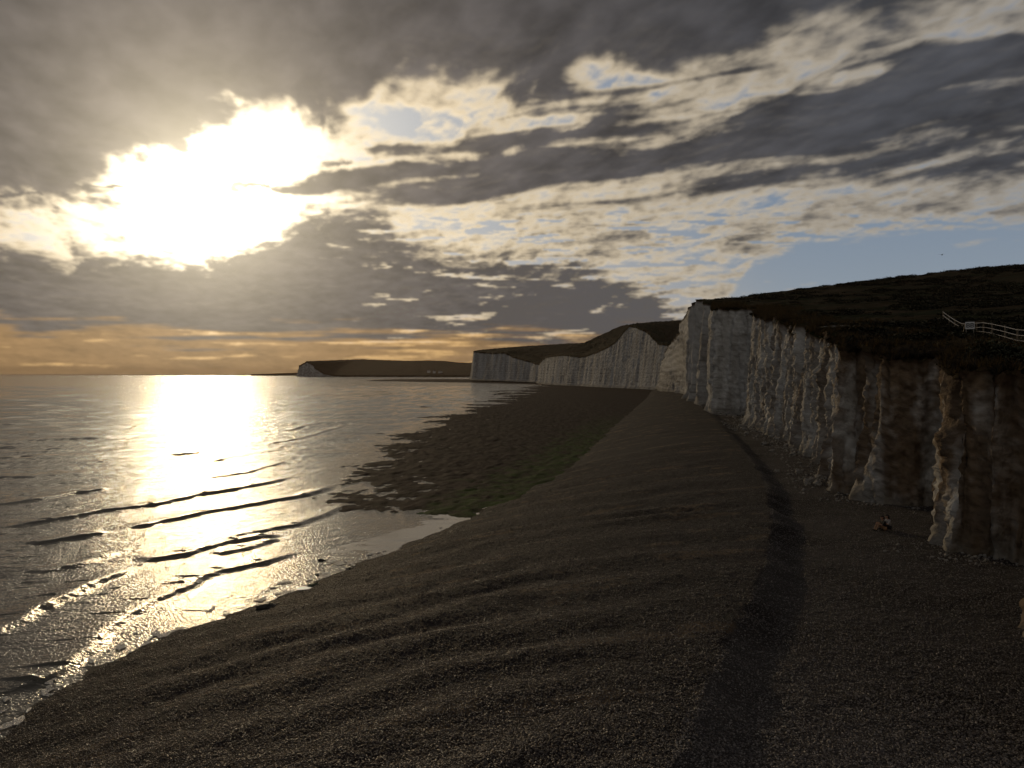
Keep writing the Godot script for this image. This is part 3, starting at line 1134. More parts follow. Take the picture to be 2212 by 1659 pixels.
func make_cliffs() -> void:
	near_edge = chalk_face("chalk_cliff", "fluted chalk cliff stained brown with soil beside the shingle", near_line(), 0.0030, 84, 1.0, 0.055, 300)
	stage("near cliff %d" % near_edge.p.size())
	var pts := []
	for q in near_line():
		if q[1] < 700.0:
			pts.append([q[0] + 5.0, q[1], q[3] + 0.4])
	for r in [[1525, 652, 310], [1600, 641, 335], [1700, 627.5, 355], [1830, 611.5, 375], [1950, 599.5, 392], [2100, 583.5, 405], [2212, 574.5, 412], [2420, 562, 430]]:
		pts.append([bearing_x(r[0], r[2]), float(r[2]), bearing_y(r[1], r[2])])
		pts.append([bearing_x(r[0], r[2]) * 1.12, r[2] + 160.0, bearing_y(r[1], r[2]) - 10.0])
	for r in [[1850, 690, 130], [1940, 682, 150], [2000, 700, 118], [2100, 652, 190], [2240, 648, 190], [1800, 660, 210], [1950, 640, 260], [2150, 615, 300], [1700, 655, 230], [2350, 640, 180], [1960, 735, 82], [2040, 728, 78]]:
		pts.append([bearing_x(r[0], r[2]), float(r[2]), bearing_y(r[1], r[2])])
	for f in FENCE:
		pts.append([bearing_x(f[0], f[2]), f[2], bearing_y(f[1], f[2]) - 1.08])
	pts.append([34.0, 48.0, 13.8])
	pts.append([40.0, 40.0, 14.2])
	pts.append([60.0, 40.0, 15.0])
	pts.append([120.0, 60.0, 19.0])
	hill.solve(pts)
	for j in 140:
		for i in 120:
			hill_grid.append(hill.height(i * 6.0, j * 6.0))
	turf_top("grass_down", "dark grassy down rising behind the near cliff edge", near_edge, Vector2(1, 0), 430.0, 0.9, near_height, near_colour, 1.0, 330)
	stage("near down")
	var e := chalk_face("chalk_cliff_001", "pale chalk cliffs with dipping grassy tops across the bay", sister_line(), 0.0024, 56, 0.22, 0.12, 340)
	turf_top("grass_down_001", "brown grassy downs above the pale cliffs across the bay", e, Vector2(0.30, 0.954), 700.0, 6.0, sister_height, sister_colour, 2.0, 350)
	e = chalk_face("chalk_cliff_002", "small white cliff end of the distant headland", headland_line(), 0.0022, 26, 0.8, 0.15, 360)
	turf_top("grass_down_002", "long low brown headland on the horizon", e, Vector2(0.15, 0.989), 1600.0, 22.0, headland_height, sister_colour, 3.0, 370)
	e = chalk_face("coast", "faint strip of far coast beyond the headland", far_line(), 0.004, 8, 0.3, 0.1, 380)
	turf_top("coast_top", "flat top of the faint far coast", e, Vector2(0, 1), 1500.0, 40.0, far_height, sister_colour, 2.0, 390)
	stage("far cliffs")

# ---------------------------------------------------------------- things
var turf_n1: FastNoiseLite
var turf_n2: FastNoiseLite

func turf_at(x: float, d: float) -> float:
	# height of the near down's turf; -1 seaward of the edge
	var best := -1
	var gap := 1.0e9
	for u in near_edge.p.size():
		var g := absf(-near_edge.p[u].z - d)
		if g < gap:
			gap = g
			best = u
	var o := near_edge.p[best]
	var t := x - o.x
	if t < 0.3:
		return -1.0
	var y := near_height(best, o, t, x, d)
	return y + (turf_n1.get_noise_2d(x, d) * 0.8 + turf_n2.get_noise_2d(x, d) * 0.22) * smoothstep(0.0, 5.4, t) + 0.045 + turf_n2.get_noise_2d(x * 2.0, d * 2.0) * 0.054

func leaf_ball(sd: int, leaves: int, size: Vector3, leaf: float, ragged: float) -> ArrayMesh:
	# many small leaf faces in an uneven round clump
	var r := RandomNumberGenerator.new()
	r.seed = sd
	var n := fbm(sd, 1.6, 2)
	var p := PackedVector3Array()
	var nr := PackedVector3Array()
	var idx := PackedInt32Array()
	for i in leaves:
		var v := Vector3(r.randfn(), absf(r.randfn()) * 0.9, r.randfn()).normalized()
		var reach := (0.45 + 0.55 * sqrt(r.randf())) * (1.0 + ragged * n.get_noise_3dv(v * 1.4))
		var c := v * reach * size
		var a := Vector3(r.randfn(), r.randfn(), r.randfn()).normalized() * leaf * r.randf_range(0.6, 1.3)
		var b := a.cross(Vector3(r.randfn(), r.randfn(), r.randfn())).normalized() * leaf * 0.5
		var nn := a.cross(b).normalized()
		if nn.dot(v) < 0.0:
			nn = -nn
		var k := p.size()
		for q in [c - a, c + b, c + a, c - b]:
			p.append(q)
			nr.append(nn)
		idx.append_array(PackedInt32Array([k, k + 1, k + 2, k, k + 2, k + 3]))
	return array_mesh(p, nr, PackedColorArray(), idx)

func stems(sd: int, size: Vector3) -> ArrayMesh:
	var r := RandomNumberGenerator.new()
	r.seed = sd
	var st := SurfaceTool.new()
	st.begin(Mesh.PRIMITIVE_TRIANGLES)
	for i in 7:
		var a := TAU * i / 7.0 + r.randf() * 0.5
		box(st, Vector3(cos(a) * 0.05, -0.25, sin(a) * 0.05), Vector3(cos(a) * size.x * 0.5, size.y * r.randf_range(0.5, 0.8), sin(a) * size.z * 0.5), 0.035, 0.035)
	return st.commit()

func make_growth() -> void:
	turf_n1 = fbm(330, 0.09, 4)
	turf_n2 = fbm(331, 0.7, 3)
	var leafy := surface(0.85, Color(0.022, 0.026, 0.010), false)
	var woody := surface(0.9, Color(0.05, 0.035, 0.022), false)
	# single bushes along the broken edge
	var balls := []
	for k in 3:
		balls.append(leaf_ball(500 + k, 900, Vector3(1.0, 0.75, 0.9), 0.075, 0.7))
	var stem := stems(505, Vector3(1.0, 0.8, 0.9))
	var spots := [[2085, 50, 1.5, "low dark bush at the brink of the brown buttress"], [2135, 48, 1.9, "dark bush beside the grey post on the cliff top"], [2180, 47, 2.1, "tall dark bush on the cliff top above the nearest wall"], [2215, 44, 1.6, "bushy dark shrub above the nearest brown wall"], [1990, 66, 1.3, "low shrub over the dark recess in the cliff"], [2040, 64, 1.5, "round shrub behind the recess edge"], [1950, 70, 1.2, "small shrub by the cliff edge below the bare mound"], [1900, 80, 1.3, "small dark shrub where the soil slips over the edge"], [2160, 55, 1.7, "dark thicket bush below the wooden fence"], [2205, 53, 1.6, "spreading bush in front of the fence rails"], [2110, 58, 1.2, "low bush below the white sign board"], [1870, 92, 1.3, "shrub on the turf above the fluted chalk"]]
	for i in spots.size():
		var q: Array = spots[i]
		var x := bearing_x(q[0], q[1])
		var y := turf_at(x, q[1])
		if y < 0.0:
			continue
		var b := base("bush", Vector3(x, y - 0.05, -q[1]), i * 1.7)
		var k: float = q[2] * 0.62
		put("foliage", balls[i % 3], leafy, b).scale = Vector3(k * 1.25, k, k * 1.1)
		put("stem", stem, woody, b).scale = Vector3.ONE * k
		tag(b, q[3], "bush", "bushes along the cliff top")
	# scrub that covers the slope in dark masses
	var mm := MultiMesh.new()
	mm.transform_format = MultiMesh.TRANSFORM_3D
	mm.use_colors = true
	mm.mesh = leaf_ball(520, 150, Vector3(1.0, 0.6, 1.0), 0.16, 0.6)
	var mask := fbm(521, 0.022, 3)
	var put_at: Array[Transform3D] = []
	var tints := PackedColorArray()
	var tries := 0
	while put_at.size() < 2600 and tries < 16000:
		tries += 1
		var d := 70.0 + pow(rng.randf(), 1.3) * 330.0
		var px := rng.randf_range(1500.0, 2330.0)
		var x := bearing_x(px, d)
		if d > 330.0 and px < 1700.0 or mask.get_noise_2d(x * 0.6, d * 1.5) < 0.10 - clampf((px - 1750.0) / 1500.0, -0.1, 0.25):
			continue
		var y := turf_at(x, d)
		if y < 0.0:
			continue
		var k := rng.randf_range(0.5, 1.3) * (0.7 + d / 420.0)
		put_at.append(Transform3D(Basis.from_euler(Vector3(0, rng.randf() * TAU, 0)) * Basis.from_scale(Vector3(k * 1.2, k * 0.75, k * 1.2)), Vector3(x, y - 0.1, -d)))
		var tone := rng.randf_range(0.6, 1.25)
		tints.append(Color(0.022, 0.023, 0.010) * tone)
	mm.instance_count = put_at.size()
	for i in put_at.size():
		mm.set_instance_transform(i, put_at[i])
		mm.set_instance_color(i, tints[i])
	var o := MultiMeshInstance3D.new()
	o.name = "scrub"
	o.multimesh = mm
	o.material_override = surface(0.9)
	add_child(o)
	tag(o, "dark gorse scrub in masses over the hillside", "scrub", "", "stuff")
	stage("scrub %d" % put_at.size())
	# rough grass hanging over the edge
	var st := SurfaceTool.new()
	st.begin(Mesh.PRIMITIVE_TRIANGLES)
	for i in 9:
		var a := TAU * i / 9.0
		var lean := Vector3(cos(a), 0, sin(a)) * rng.randf_range(0.08, 0.22)
		var w := Vector3(-sin(a), 0, cos(a)) * 0.018
		var q := Vector3(cos(a), 0, sin(a)) * 0.04
		var tip := q + lean + Vector3(0, rng.randf_range(0.18, 0.38), 0)
		st.set_normal(Vector3(cos(a), 0.6, sin(a)).normalized())
		st.add_vertex(q - w)
		st.add_vertex(tip)
		st.add_vertex(q + w)
	mm = MultiMesh.new()
	mm.transform_format = MultiMesh.TRANSFORM_3D
	mm.use_colors = true
	mm.mesh = st.commit()
	put_at = []
	tints = PackedColorArray()
	var ne := near_edge.p.size()
	for i in 26000:
		var u := int(pow(rng.randf(), 0.8) * ne)
		var e := near_edge.p[mini(u, ne - 1)]
		if -e.z > 240.0:
			continue
		var t := -0.1 + pow(rng.randf(), 2.0) * 9.0
		var x := e.x + t
		var d := -e.z + rng.randf_range(-0.3, 0.3)
		var y := e.y
		if t > 0.1:
			y = near_height(u, e, t, x, d) + (turf_n1.get_noise_2d(x, d) * 0.8 + turf_n2.get_noise_2d(x, d) * 0.22) * smoothstep(0.0, 5.4, t) + 0.045
		var k := rng.randf_range(0.7, 1.6) * (1.0 + d / 260.0)
		put_at.append(Transform3D(Basis.from_euler(Vector3(rng.randf_range(-0.3, 0.3), rng.randf() * TAU, rng.randf_range(-0.2, 0.5))) * Basis.from_scale(Vector3(k, k * 0.9, k)), Vector3(x, y - 0.03, -d)))
		tints.append(Color(0.045, 0.036, 0.017).lerp(Color(0.09, 0.066, 0.034), rng.randf()))
	mm.instance_count = put_at.size()
	for i in put_at.size():
		mm.set_instance_transform(i, put_at[i])
		mm.set_instance_color(i, tints[i])
	o = MultiMeshInstance3D.new()
	o.name = "rough_grass"
	o.multimesh = mm
	o.material_override = surface(0.9)
	add_child(o)
	tag(o, "rough dry grass fringing the near cliff edge", "grass", "", "stuff")
	stage("grass")

func pole(a: Vector3, b: Vector3, r: float) -> ArrayMesh:
	var f := (b - a).normalized()
	var u := f.cross(Vector3.UP).normalized()
	var v := u.cross(f)
	var p := PackedVector3Array()
	var c := PackedColorArray()
	for e in [a, a.lerp(b, 0.5), b]:
		for i in 13:
			var t := TAU * (i % 12) / 12.0
			p.append(e + (u * cos(t) + v * sin(t)) * r)
			c.append(Color.WHITE)
	return lattice(p, c, 13, 3, PackedByteArray(), true)

func make_fence() -> void:
	var wood := surface(0.42, Color(0.15, 0.105, 0.06), false)
	wood.metallic_specular = 0.6
	wood.albedo_texture = noise_tex(fbm(600, 0.05, 4), 256, [[0.0, grey(0.6)], [1.0, grey(1.0)]])
	triplanar(wood, 0.7)
	var grey_wood := surface(0.9, Color(0.085, 0.068, 0.05), false)
	wood.roughness = 0.26
	wood.metallic_specular = 0.8
	var f0: Array = FENCE[0]
	var origin := Vector3(bearing_x(f0[0], f0[2]), bearing_y(f0[1], f0[2]) - 1.08, -f0[2])
	var f := base("rail_fence", origin)
	tag(f, "pale wooden post and rail fence beside the path on the slope", "fence")
	var prev := Vector3.ZERO
	for i in FENCE.size():
		var q: Array = FENCE[i]
		var top := Vector3(bearing_x(q[0], q[2]), bearing_y(q[1], q[2]), -q[2]) - origin
		put("post", bar(top + Vector3(0, -1.7, 0), top + Vector3(0, 0.09, 0), 0.09, 0.09), grey_wood, f)
		if i > 0:
			for k in 3:
				var drop := Vector3(0, -0.02 - 0.40 * k, 0)
				var side := Vector3(-0.07, 0, 0.04)
				put("rail", pole(prev + drop + side, top + drop + side, 0.03), wood, f)
		prev = top
	# board on a raking leg in front of the fence
	var d := 77.0
	var white := surface(0.5, Color(0.62, 0.63, 0.63), false)
	var black := surface(0.5, Color(0.02, 0.02, 0.022), false)
	var s := base("sign_board", Vector3(bearing_x(2094.5, d), bearing_y(727, d), -d), -0.5)
	tag(s, "square white board lettered BB propped in front of the fence", "sign")
	put("board", bar(Vector3(-0.375, 1.03, 0), Vector3(0.375, 1.03, 0), 0.03, 0.66), white, s)
	for x in [-0.30, 0.30]:
		put("leg", bar(Vector3(x, -0.5, -0.035), Vector3(x, 0.72, -0.035), 0.05, 0.05), wood, s)
	put("strut", bar(Vector3(-0.56, 0.25, -0.35), Vector3(-0.40, 1.2, -0.045), 0.05, 0.05), wood, s)
	var font := SystemFont.new()
	font.font_names = PackedStringArray(["Droid Sans"])
	font.font_weight = 700
	for k in 2:
		var tm := TextMesh.new()
		tm.text = "B"
		tm.font = font
		tm.font_size = 64
		tm.pixel_size = 0.0092
		tm.depth = 0.012
		var o := put("letter", tm, black, s)
		o.position = Vector3(-0.165 + 0.33 * k, 1.03, 0.022)
	# old post on the brink
	d = 50.0
	var x := bearing_x(2119.0, d)
	var p := base("wooden_post", Vector3(x, turf_at(x, d), -d))
	tag(p, "short weathered grey post standing alone on the cliff top", "post")
	var weathered := surface(0.9, Color(0.16, 0.15, 0.13), false)
	put("shaft", bar(Vector3(0, -0.5, 0), Vector3(0.02, 0.72, 0), 0.20, 0.16), weathered, p)
	var st := SurfaceTool.new()
	st.begin(Mesh.PRIMITIVE_TRIANGLES)
	box(st, Vector3(-0.09, 0.722, 0), Vector3(0.13, 0.80, 0), 0.17, 0.05)
	put("cap", st.commit(), weathered, p)
	# bare footpath that crosses the slope
	var pp := PackedVector3Array()
	var cc := PackedColorArray()
	var n := 0
	for i in 40:
		var px := 2000.0 + i * 8.0
		var dd := 196.0 - i * 0.35
		var xx := bearing_x(px, dd)
		for side in [-0.8, 0.8]:
			pp.append(Vector3(xx, turf_at(xx, dd + side) + 0.10, -(dd + side)))
			cc.append(Color(0.115, 0.098, 0.072))
		n += 1
	structure("footpath", "thin pale footpath crossing the dark hillside", lattice(pp, cc, 2, n, PackedByteArray(), true), surface(0.95))
	stage("fence")

func make_stones() -> void:
	var chalk := surface(0.9, Color(0.33, 0.315, 0.285), false)
	chalk.albedo_texture = noise_tex(fbm(610, 0.03, 4), 256, [[0.0, grey(0.55)], [1.0, grey(1.0)]])
	triplanar(chalk, 2.0)
	var shapes := []
	for k in 4:
		shapes.append(lump(620 + k, 9, 12, Vector3(1.0, 0.62, 0.8), 0.95))
	# fallen chalk at the foot of the cliff
	var n := 0
	var line := near_line()
	while n < 46:
		var i := rng.randi_range(8, 29)
		var a: Array = line[i]
		var b: Array = line[i + 1]
		var t := rng.randf()
		var d := lerpf(a[1], b[1], t)
		var out := 0.4 + pow(rng.randf(), 2.2) * (3.0 + d * 0.02)
		var x: float = lerpf(a[0], b[0], t) - out - d * 0.006
		if x < look(crest_t, d) + 1.5 or d < 72.0:
			continue
		var k := rng.randf_range(0.12, 0.38) * (0.8 + d / 160.0)
		var o := put(numbered("chalk_boulder"), shapes[n % 4], chalk)
		o.position = Vector3(x, beach_height(x, d) + k * 0.18, -d)
		o.rotation = Vector3(rng.randf_range(-0.3, 0.3), rng.randf() * TAU, rng.randf_range(-0.3, 0.3))
		o.scale = Vector3.ONE * k
		tag(o, "white chalk boulder fallen on the shingle at the cliff foot", "boulder", "fallen chalk at the cliff foot")
		n += 1
	# crumbled chalk between the boulders
	var mm := MultiMesh.new()
	mm.transform_format = MultiMesh.TRANSFORM_3D
	mm.mesh = lump(626, 4, 6, Vector3(0.11, 0.06, 0.09), 0.8)
	mm.instance_count = 2200
	var m := 0
	while m < 2200:
		var i := rng.randi_range(6, line.size() - 6)
		var t := rng.randf()
		var d := lerpf(line[i][1], line[i + 1][1], t)
		var x: float = lerpf(line[i][0], line[i + 1][0], t) + 0.3 - pow(rng.randf(), 2.0) * (2.6 + d * 0.022)
		if x < look(crest_t, d) + 0.8 or d < 74.0 and rng.randf() < 0.85:
			continue
		var k := rng.randf_range(0.35, 1.4) * (0.7 + d / 170.0)
		mm.set_instance_transform(m, Transform3D(Basis.from_euler(Vector3(rng.randf(), rng.randf() * TAU, rng.randf())) * Basis.from_scale(Vector3.ONE * k), Vector3(x, beach_height(x, d) + 0.02, -d)))
		m += 1
	var rub := MultiMeshInstance3D.new()
	rub.name = "chalk_rubble"
	rub.multimesh = mm
	rub.material_override = chalk
	add_child(rub)
	tag(rub, "crumbled pale chalk strewn along the foot of the cliff", "rubble", "", "stuff")
	# slab of bare chalk where the turf has slipped
	var s := put("chalk_slab", shapes[1], chalk)
	s.position = Vector3(bearing_x(1800, 97) + 0.5, bearing_y(707, 97), -97.0)
	s.scale = Vector3(1.7, 0.30, 0.9)
	tag(s, "bare white chalk slab lying on the turf at the brink", "rock")
	# weedy stones in the shallows and on the wet sand
	var weed := surface(0.5, Color(0.022, 0.019, 0.012), false)
	var green := surface(0.5, Color(0.020, 0.034, 0.008), false)
	for q in [[575, 1326, 0.62, weed, "flat dark weedy rock at the edge of the shingle"], [684, 1240, 0.20, weed, "small round dark stone on the wet sand"], [757, 1228, 0.34, weed, "low dark rock half on the shingle foot"], [673, 1268, 0.42, green, "green weedy rock beside the bright pool"], [694, 1209, 0.26, weed, "ragged dark stone in the thin water"], [1020, 1108, 0.34, weed, "rounded dark rock in the green algae"], [1066, 1113, 0.30, green, "green rock against the shingle foot"], [952, 1140, 0.16, weed, "little dark stone on the shining sand"]]:
		var g := at_picture(q[0], q[1], 0.1)
		var o := put(numbered("shore_rock"), shapes[int(q[0]) % 4], q[3])
		o.position = Vector3(g.x, maxf(beach_height(g.x, g.y), 0.02) + 0.02, -g.y)
		o.scale = Vector3(q[2], q[2] * 0.42, q[2] * 0.8)
		o.rotation.y = q[0]
		tag(o, q[4], "rock")
	# small pool left among the stones
	var g := at_picture(655, 1275, 0.2)
	var pool := PackedVector3Array()
	var pn := PackedVector3Array()
	var idx := PackedInt32Array()
	var y := beach_height(g.x, g.y) + 0.10
	pool.append(Vector3(g.x, y, -g.y))
	pn.append(Vector3.UP)
	for i in 24:
		var a := TAU * i / 24.0
		var r := 1.0 + 0.2 * sin(a * 3.0 + 1.0)
		pool.append(Vector3(g.x + cos(a) * 0.46 * r, y, -g.y + sin(a) * 0.40 * r))
		pn.append(Vector3.UP)
		idx.append_array(PackedInt32Array([0, 1 + i, 1 + (i + 1) % 24]))
	var wm := surface(0.03, Color(0.05, 0.05, 0.045), false)
	structure("tide_pool", "small bright pool of water left in the shingle foot", array_mesh(pool, pn, PackedColorArray(), idx), wm)
	stage("stones")

func make_far_things() -> void:
	# cottages on the slope of the far headland
	var wall := surface(0.8, Color(0.55, 0.52, 0.46), false)
	var roof := surface(0.8, Color(0.10, 0.07, 0.055), false)
	var glass := surface(0.2, Color(0.03, 0.03, 0.035), false)
	var where := [[926, 4230, "left white cottage of the row on the far headland"], [938, 4225, "white cottage in the middle of the row on the far headland"], [951, 4220, "right white cottage of the row on the far headland"]]
	var labels := ["white cottage with two chimneys on the far headland", "small white cottage set between two others on the far headland", "long white cottage lowest on the far headland"]
	for i in 3:
		var q: Array = where[i]
		var b := base("cottage", Vector3(bearing_x(q[0], q[1]), bearing_y(803.0 + i, q[1]), -q[1]), 0.25)
		var w: float = [8.0, 6.5, 10.0][i]
		put("wall", bar(Vector3(-w, 0.0, 0), Vector3(w, 0.0, 0), 8.0, 11.0), wall, b)
		var st := SurfaceTool.new()
		st.begin(Mesh.PRIMITIVE_TRIANGLES)
		var y0 := 5.5
		for f in [[Vector3(-w - 0.4, y0, 4.5), Vector3(-w - 0.4, y0 + 4.0, 0), Vector3(w + 0.4, y0 + 4.0, 0), Vector3(w + 0.4, y0, 4.5)], [Vector3(w + 0.4, y0, -4.5), Vector3(w + 0.4, y0 + 4.0, 0), Vector3(-w - 0.4, y0 + 4.0, 0), Vector3(-w - 0.4, y0, -4.5)]]:
			st.set_normal((f[2] - f[0]).cross(f[1] - f[0]).normalized())
			for k in [0, 1, 2, 0, 2, 3]:
				st.add_vertex(f[k])
		for sx in [-1.0, 1.0]:
			st.set_normal(Vector3(sx, 0, 0))
			st.add_vertex(Vector3(sx * w, y0, 4.0))
			st.add_vertex(Vector3(sx * w, y0 + 3.7, 0))
			st.add_vertex(Vector3(sx * w, y0, -4.0))
		var r := put("roof", st.commit(), roof, b)
		put("chimney", bar(Vector3(-w * 0.6, y0 + 2.5, 0), Vector3(-w * 0.6, y0 + 6.0, 0), 1.2, 1.2), wall, r)
		if i == 0:
			put("chimney", bar(Vector3(w * 0.6, y0 + 2.5, 0), Vector3(w * 0.6, y0 + 6.0, 0), 1.2, 1.2), wall, r)
		for k in 3:
			put("window", bar(Vector3(-w * 0.6 + k * w * 0.6 - 0.8, 1.5, 4.03), Vector3(-w * 0.6 + k * w * 0.6 + 0.8, 1.5, 4.03), 0.1, 2.0), glass, b)
		tag(b, labels[i], "cottage", "cottages on the far headland")
	# gull over the hill
	var d := 150.0
	var g := base("gull", Vector3(bearing_x(2033, d), bearing_y(551, d), -d), 0.3)
	tag(g, "gull gliding with spread wings over the hill", "bird")
	var feather := surface(0.8, Color(0.35, 0.35, 0.36), false)
	put("body", lump(640, 8, 10, Vector3(0.22, 0.07, 0.07), 0.15), feather, g)
	for s in [-1.0, 1.0]:
		var p := PackedVector3Array()
		var c := PackedColorArray()
		for i in 7:
			var t := i / 6.0
			var y := 0.05 + 0.10 * sin(t * 2.4) - 0.05 * t
			var cx := -0.10 * t * t
			for k in [0.09, 0.0, -0.09]:
				p.append(Vector3(cx + k * (1.15 - t), y + (0.012 if k == 0.0 else 0.0), s * (0.04 + 0.62 * t)))
				c.append(Color.WHITE)
		put("wing", lattice(p, c, 3, 7, PackedByteArray(), s < 0.0), feather, g)
	stage("far things")

# ---------------------------------------------------------------- people
class Body:
	var cell := 0.014
	var lo := Vector3.ZERO
	var n := Vector3i.ZERO
	var f := PackedFloat32Array()
	var tone := PackedByteArray()
	func start(a: Vector3, b: Vector3, size: float) -> void:
		cell = size
		lo = a
		n = Vector3i(((b - a) / size).ceil()) + Vector3i.ONE
		f.resize(n.x * n.y * n.z)
		f.fill(10.0)
		tone.resize(f.size())
	func bone(a: Vector3, b: Vector3, ra: float, rb: float, which: int, blend := 0.03) -> void:
		var r := maxf(ra, rb) + blend + cell * 2.0
		var i0 := Vector3i(((a.min(b) - Vector3.ONE * r - lo) / cell).floor()).clamp(Vector3i.ZERO, n - Vector3i.ONE)
		var i1 := Vector3i(((a.max(b) + Vector3.ONE * r - lo) / cell).ceil()).clamp(Vector3i.ZERO, n - Vector3i.ONE)
		var ab := b - a
		var l2 := maxf(ab.length_squared(), 1.0e-9)
		for z in range(i0.z, i1.z + 1):
			for y in range(i0.y, i1.y + 1):
				var at := (z * n.y + y) * n.x
				for x in range(i0.x, i1.x + 1):
					var q := lo + Vector3(x, y, z) * cell
					var t := clampf((q - a).dot(ab) / l2, 0.0, 1.0)
					var dd := (q - a - ab * t).length() - lerpf(ra, rb, t)
					var o := f[at + x]
					if dd < o:
						tone[at + x] = which
					var h := maxf(blend - absf(o - dd), 0.0) / blend
					f[at + x] = minf(o, dd) - h * h * blend * 0.25
	func add_to(p: PackedVector3Array, nr: PackedVector3Array, c: PackedColorArray, idx: PackedInt32Array, cols: Array) -> void:
		var vid := PackedInt32Array()
		vid.resize(f.size())
		vid.fill(-1)
		var sx := 1
		var sy := n.x
		var sz := n.x * n.y
		var corner := [0, sx, sy, sx + sy, sz, sx + sz, sy + sz, sx + sy + sz]
		var off := [Vector3(0, 0, 0), Vector3(1, 0, 0), Vector3(0, 1, 0), Vector3(1, 1, 0), Vector3(0, 0, 1), Vector3(1, 0, 1), Vector3(0, 1, 1), Vector3(1, 1, 1)]
		var edges := [[0, 1], [2, 3], [4, 5], [6, 7], [0, 2], [1, 3], [4, 6], [5, 7], [0, 4], [1, 5], [2, 6], [3, 7]]
		for z in n.z - 1:
			for y in n.y - 1:
				var at := (z * n.y + y) * n.x
				for x in n.x - 1:
					var i := at + x
					if absf(f[i]) > cell * 2.0:
						continue
					var m := 0
					for k in 8:
						if f[i + corner[k]] < 0.0:
							m += 1
					if m == 0 or m == 8:
						continue
					var sum := Vector3.ZERO
					var cnt := 0
					for e in edges:
						var fa := f[i + corner[e[0]]]
						var fb := f[i + corner[e[1]]]
						if (fa < 0.0) != (fb < 0.0):
							sum += off[e[0]].lerp(off[e[1]], fa / (fa - fb))
							cnt += 1
					vid[i] = p.size()
					p.append(lo + (Vector3(x, y, z) + sum / cnt) * cell)
					var g := Vector3(f[i + 1] - f[i] + f[i + sx + sy] - f[i + sy], f[i + sy] - f[i] + f[i + sx + sy] - f[i + sx], f[i + sz] - f[i] + f[i + sx + sz] - f[i + sx])
					nr.append(g.normalized())
					var best := i
					for k in 8:
						if f[i + corner[k]] < f[best]:
							best = i + corner[k]
					c.append(cols[tone[best]])
		for z in range(1, n.z - 1):
			for y in range(1, n.y - 1):
				var at := (z * n.y + y) * n.x
				for x in range(1, n.x - 1):
					var i := at + x
					if absf(f[i]) > cell * 1.2:
						continue
					for axis in 3:
						var st: int = [sx, sy, sz][axis]
						if (f[i] < 0.0) == (f[i + st] < 0.0):
							continue
						var u: int = [sy, sz, sx][axis]
						var v: int = [sz, sx, sy][axis]
						var q := [vid[i - u - v], vid[i - v], vid[i], vid[i - u]]
						if q[0] < 0 or q[1] < 0 or q[2] < 0 or q[3] < 0:
							continue
						if f[i] < 0.0:
							idx.append_array(PackedInt32Array([q[0], q[2], q[1], q[0], q[3], q[2]]))
						else:
							idx.append_array(PackedInt32Array([q[0], q[1], q[2], q[0], q[2], q[3]]))

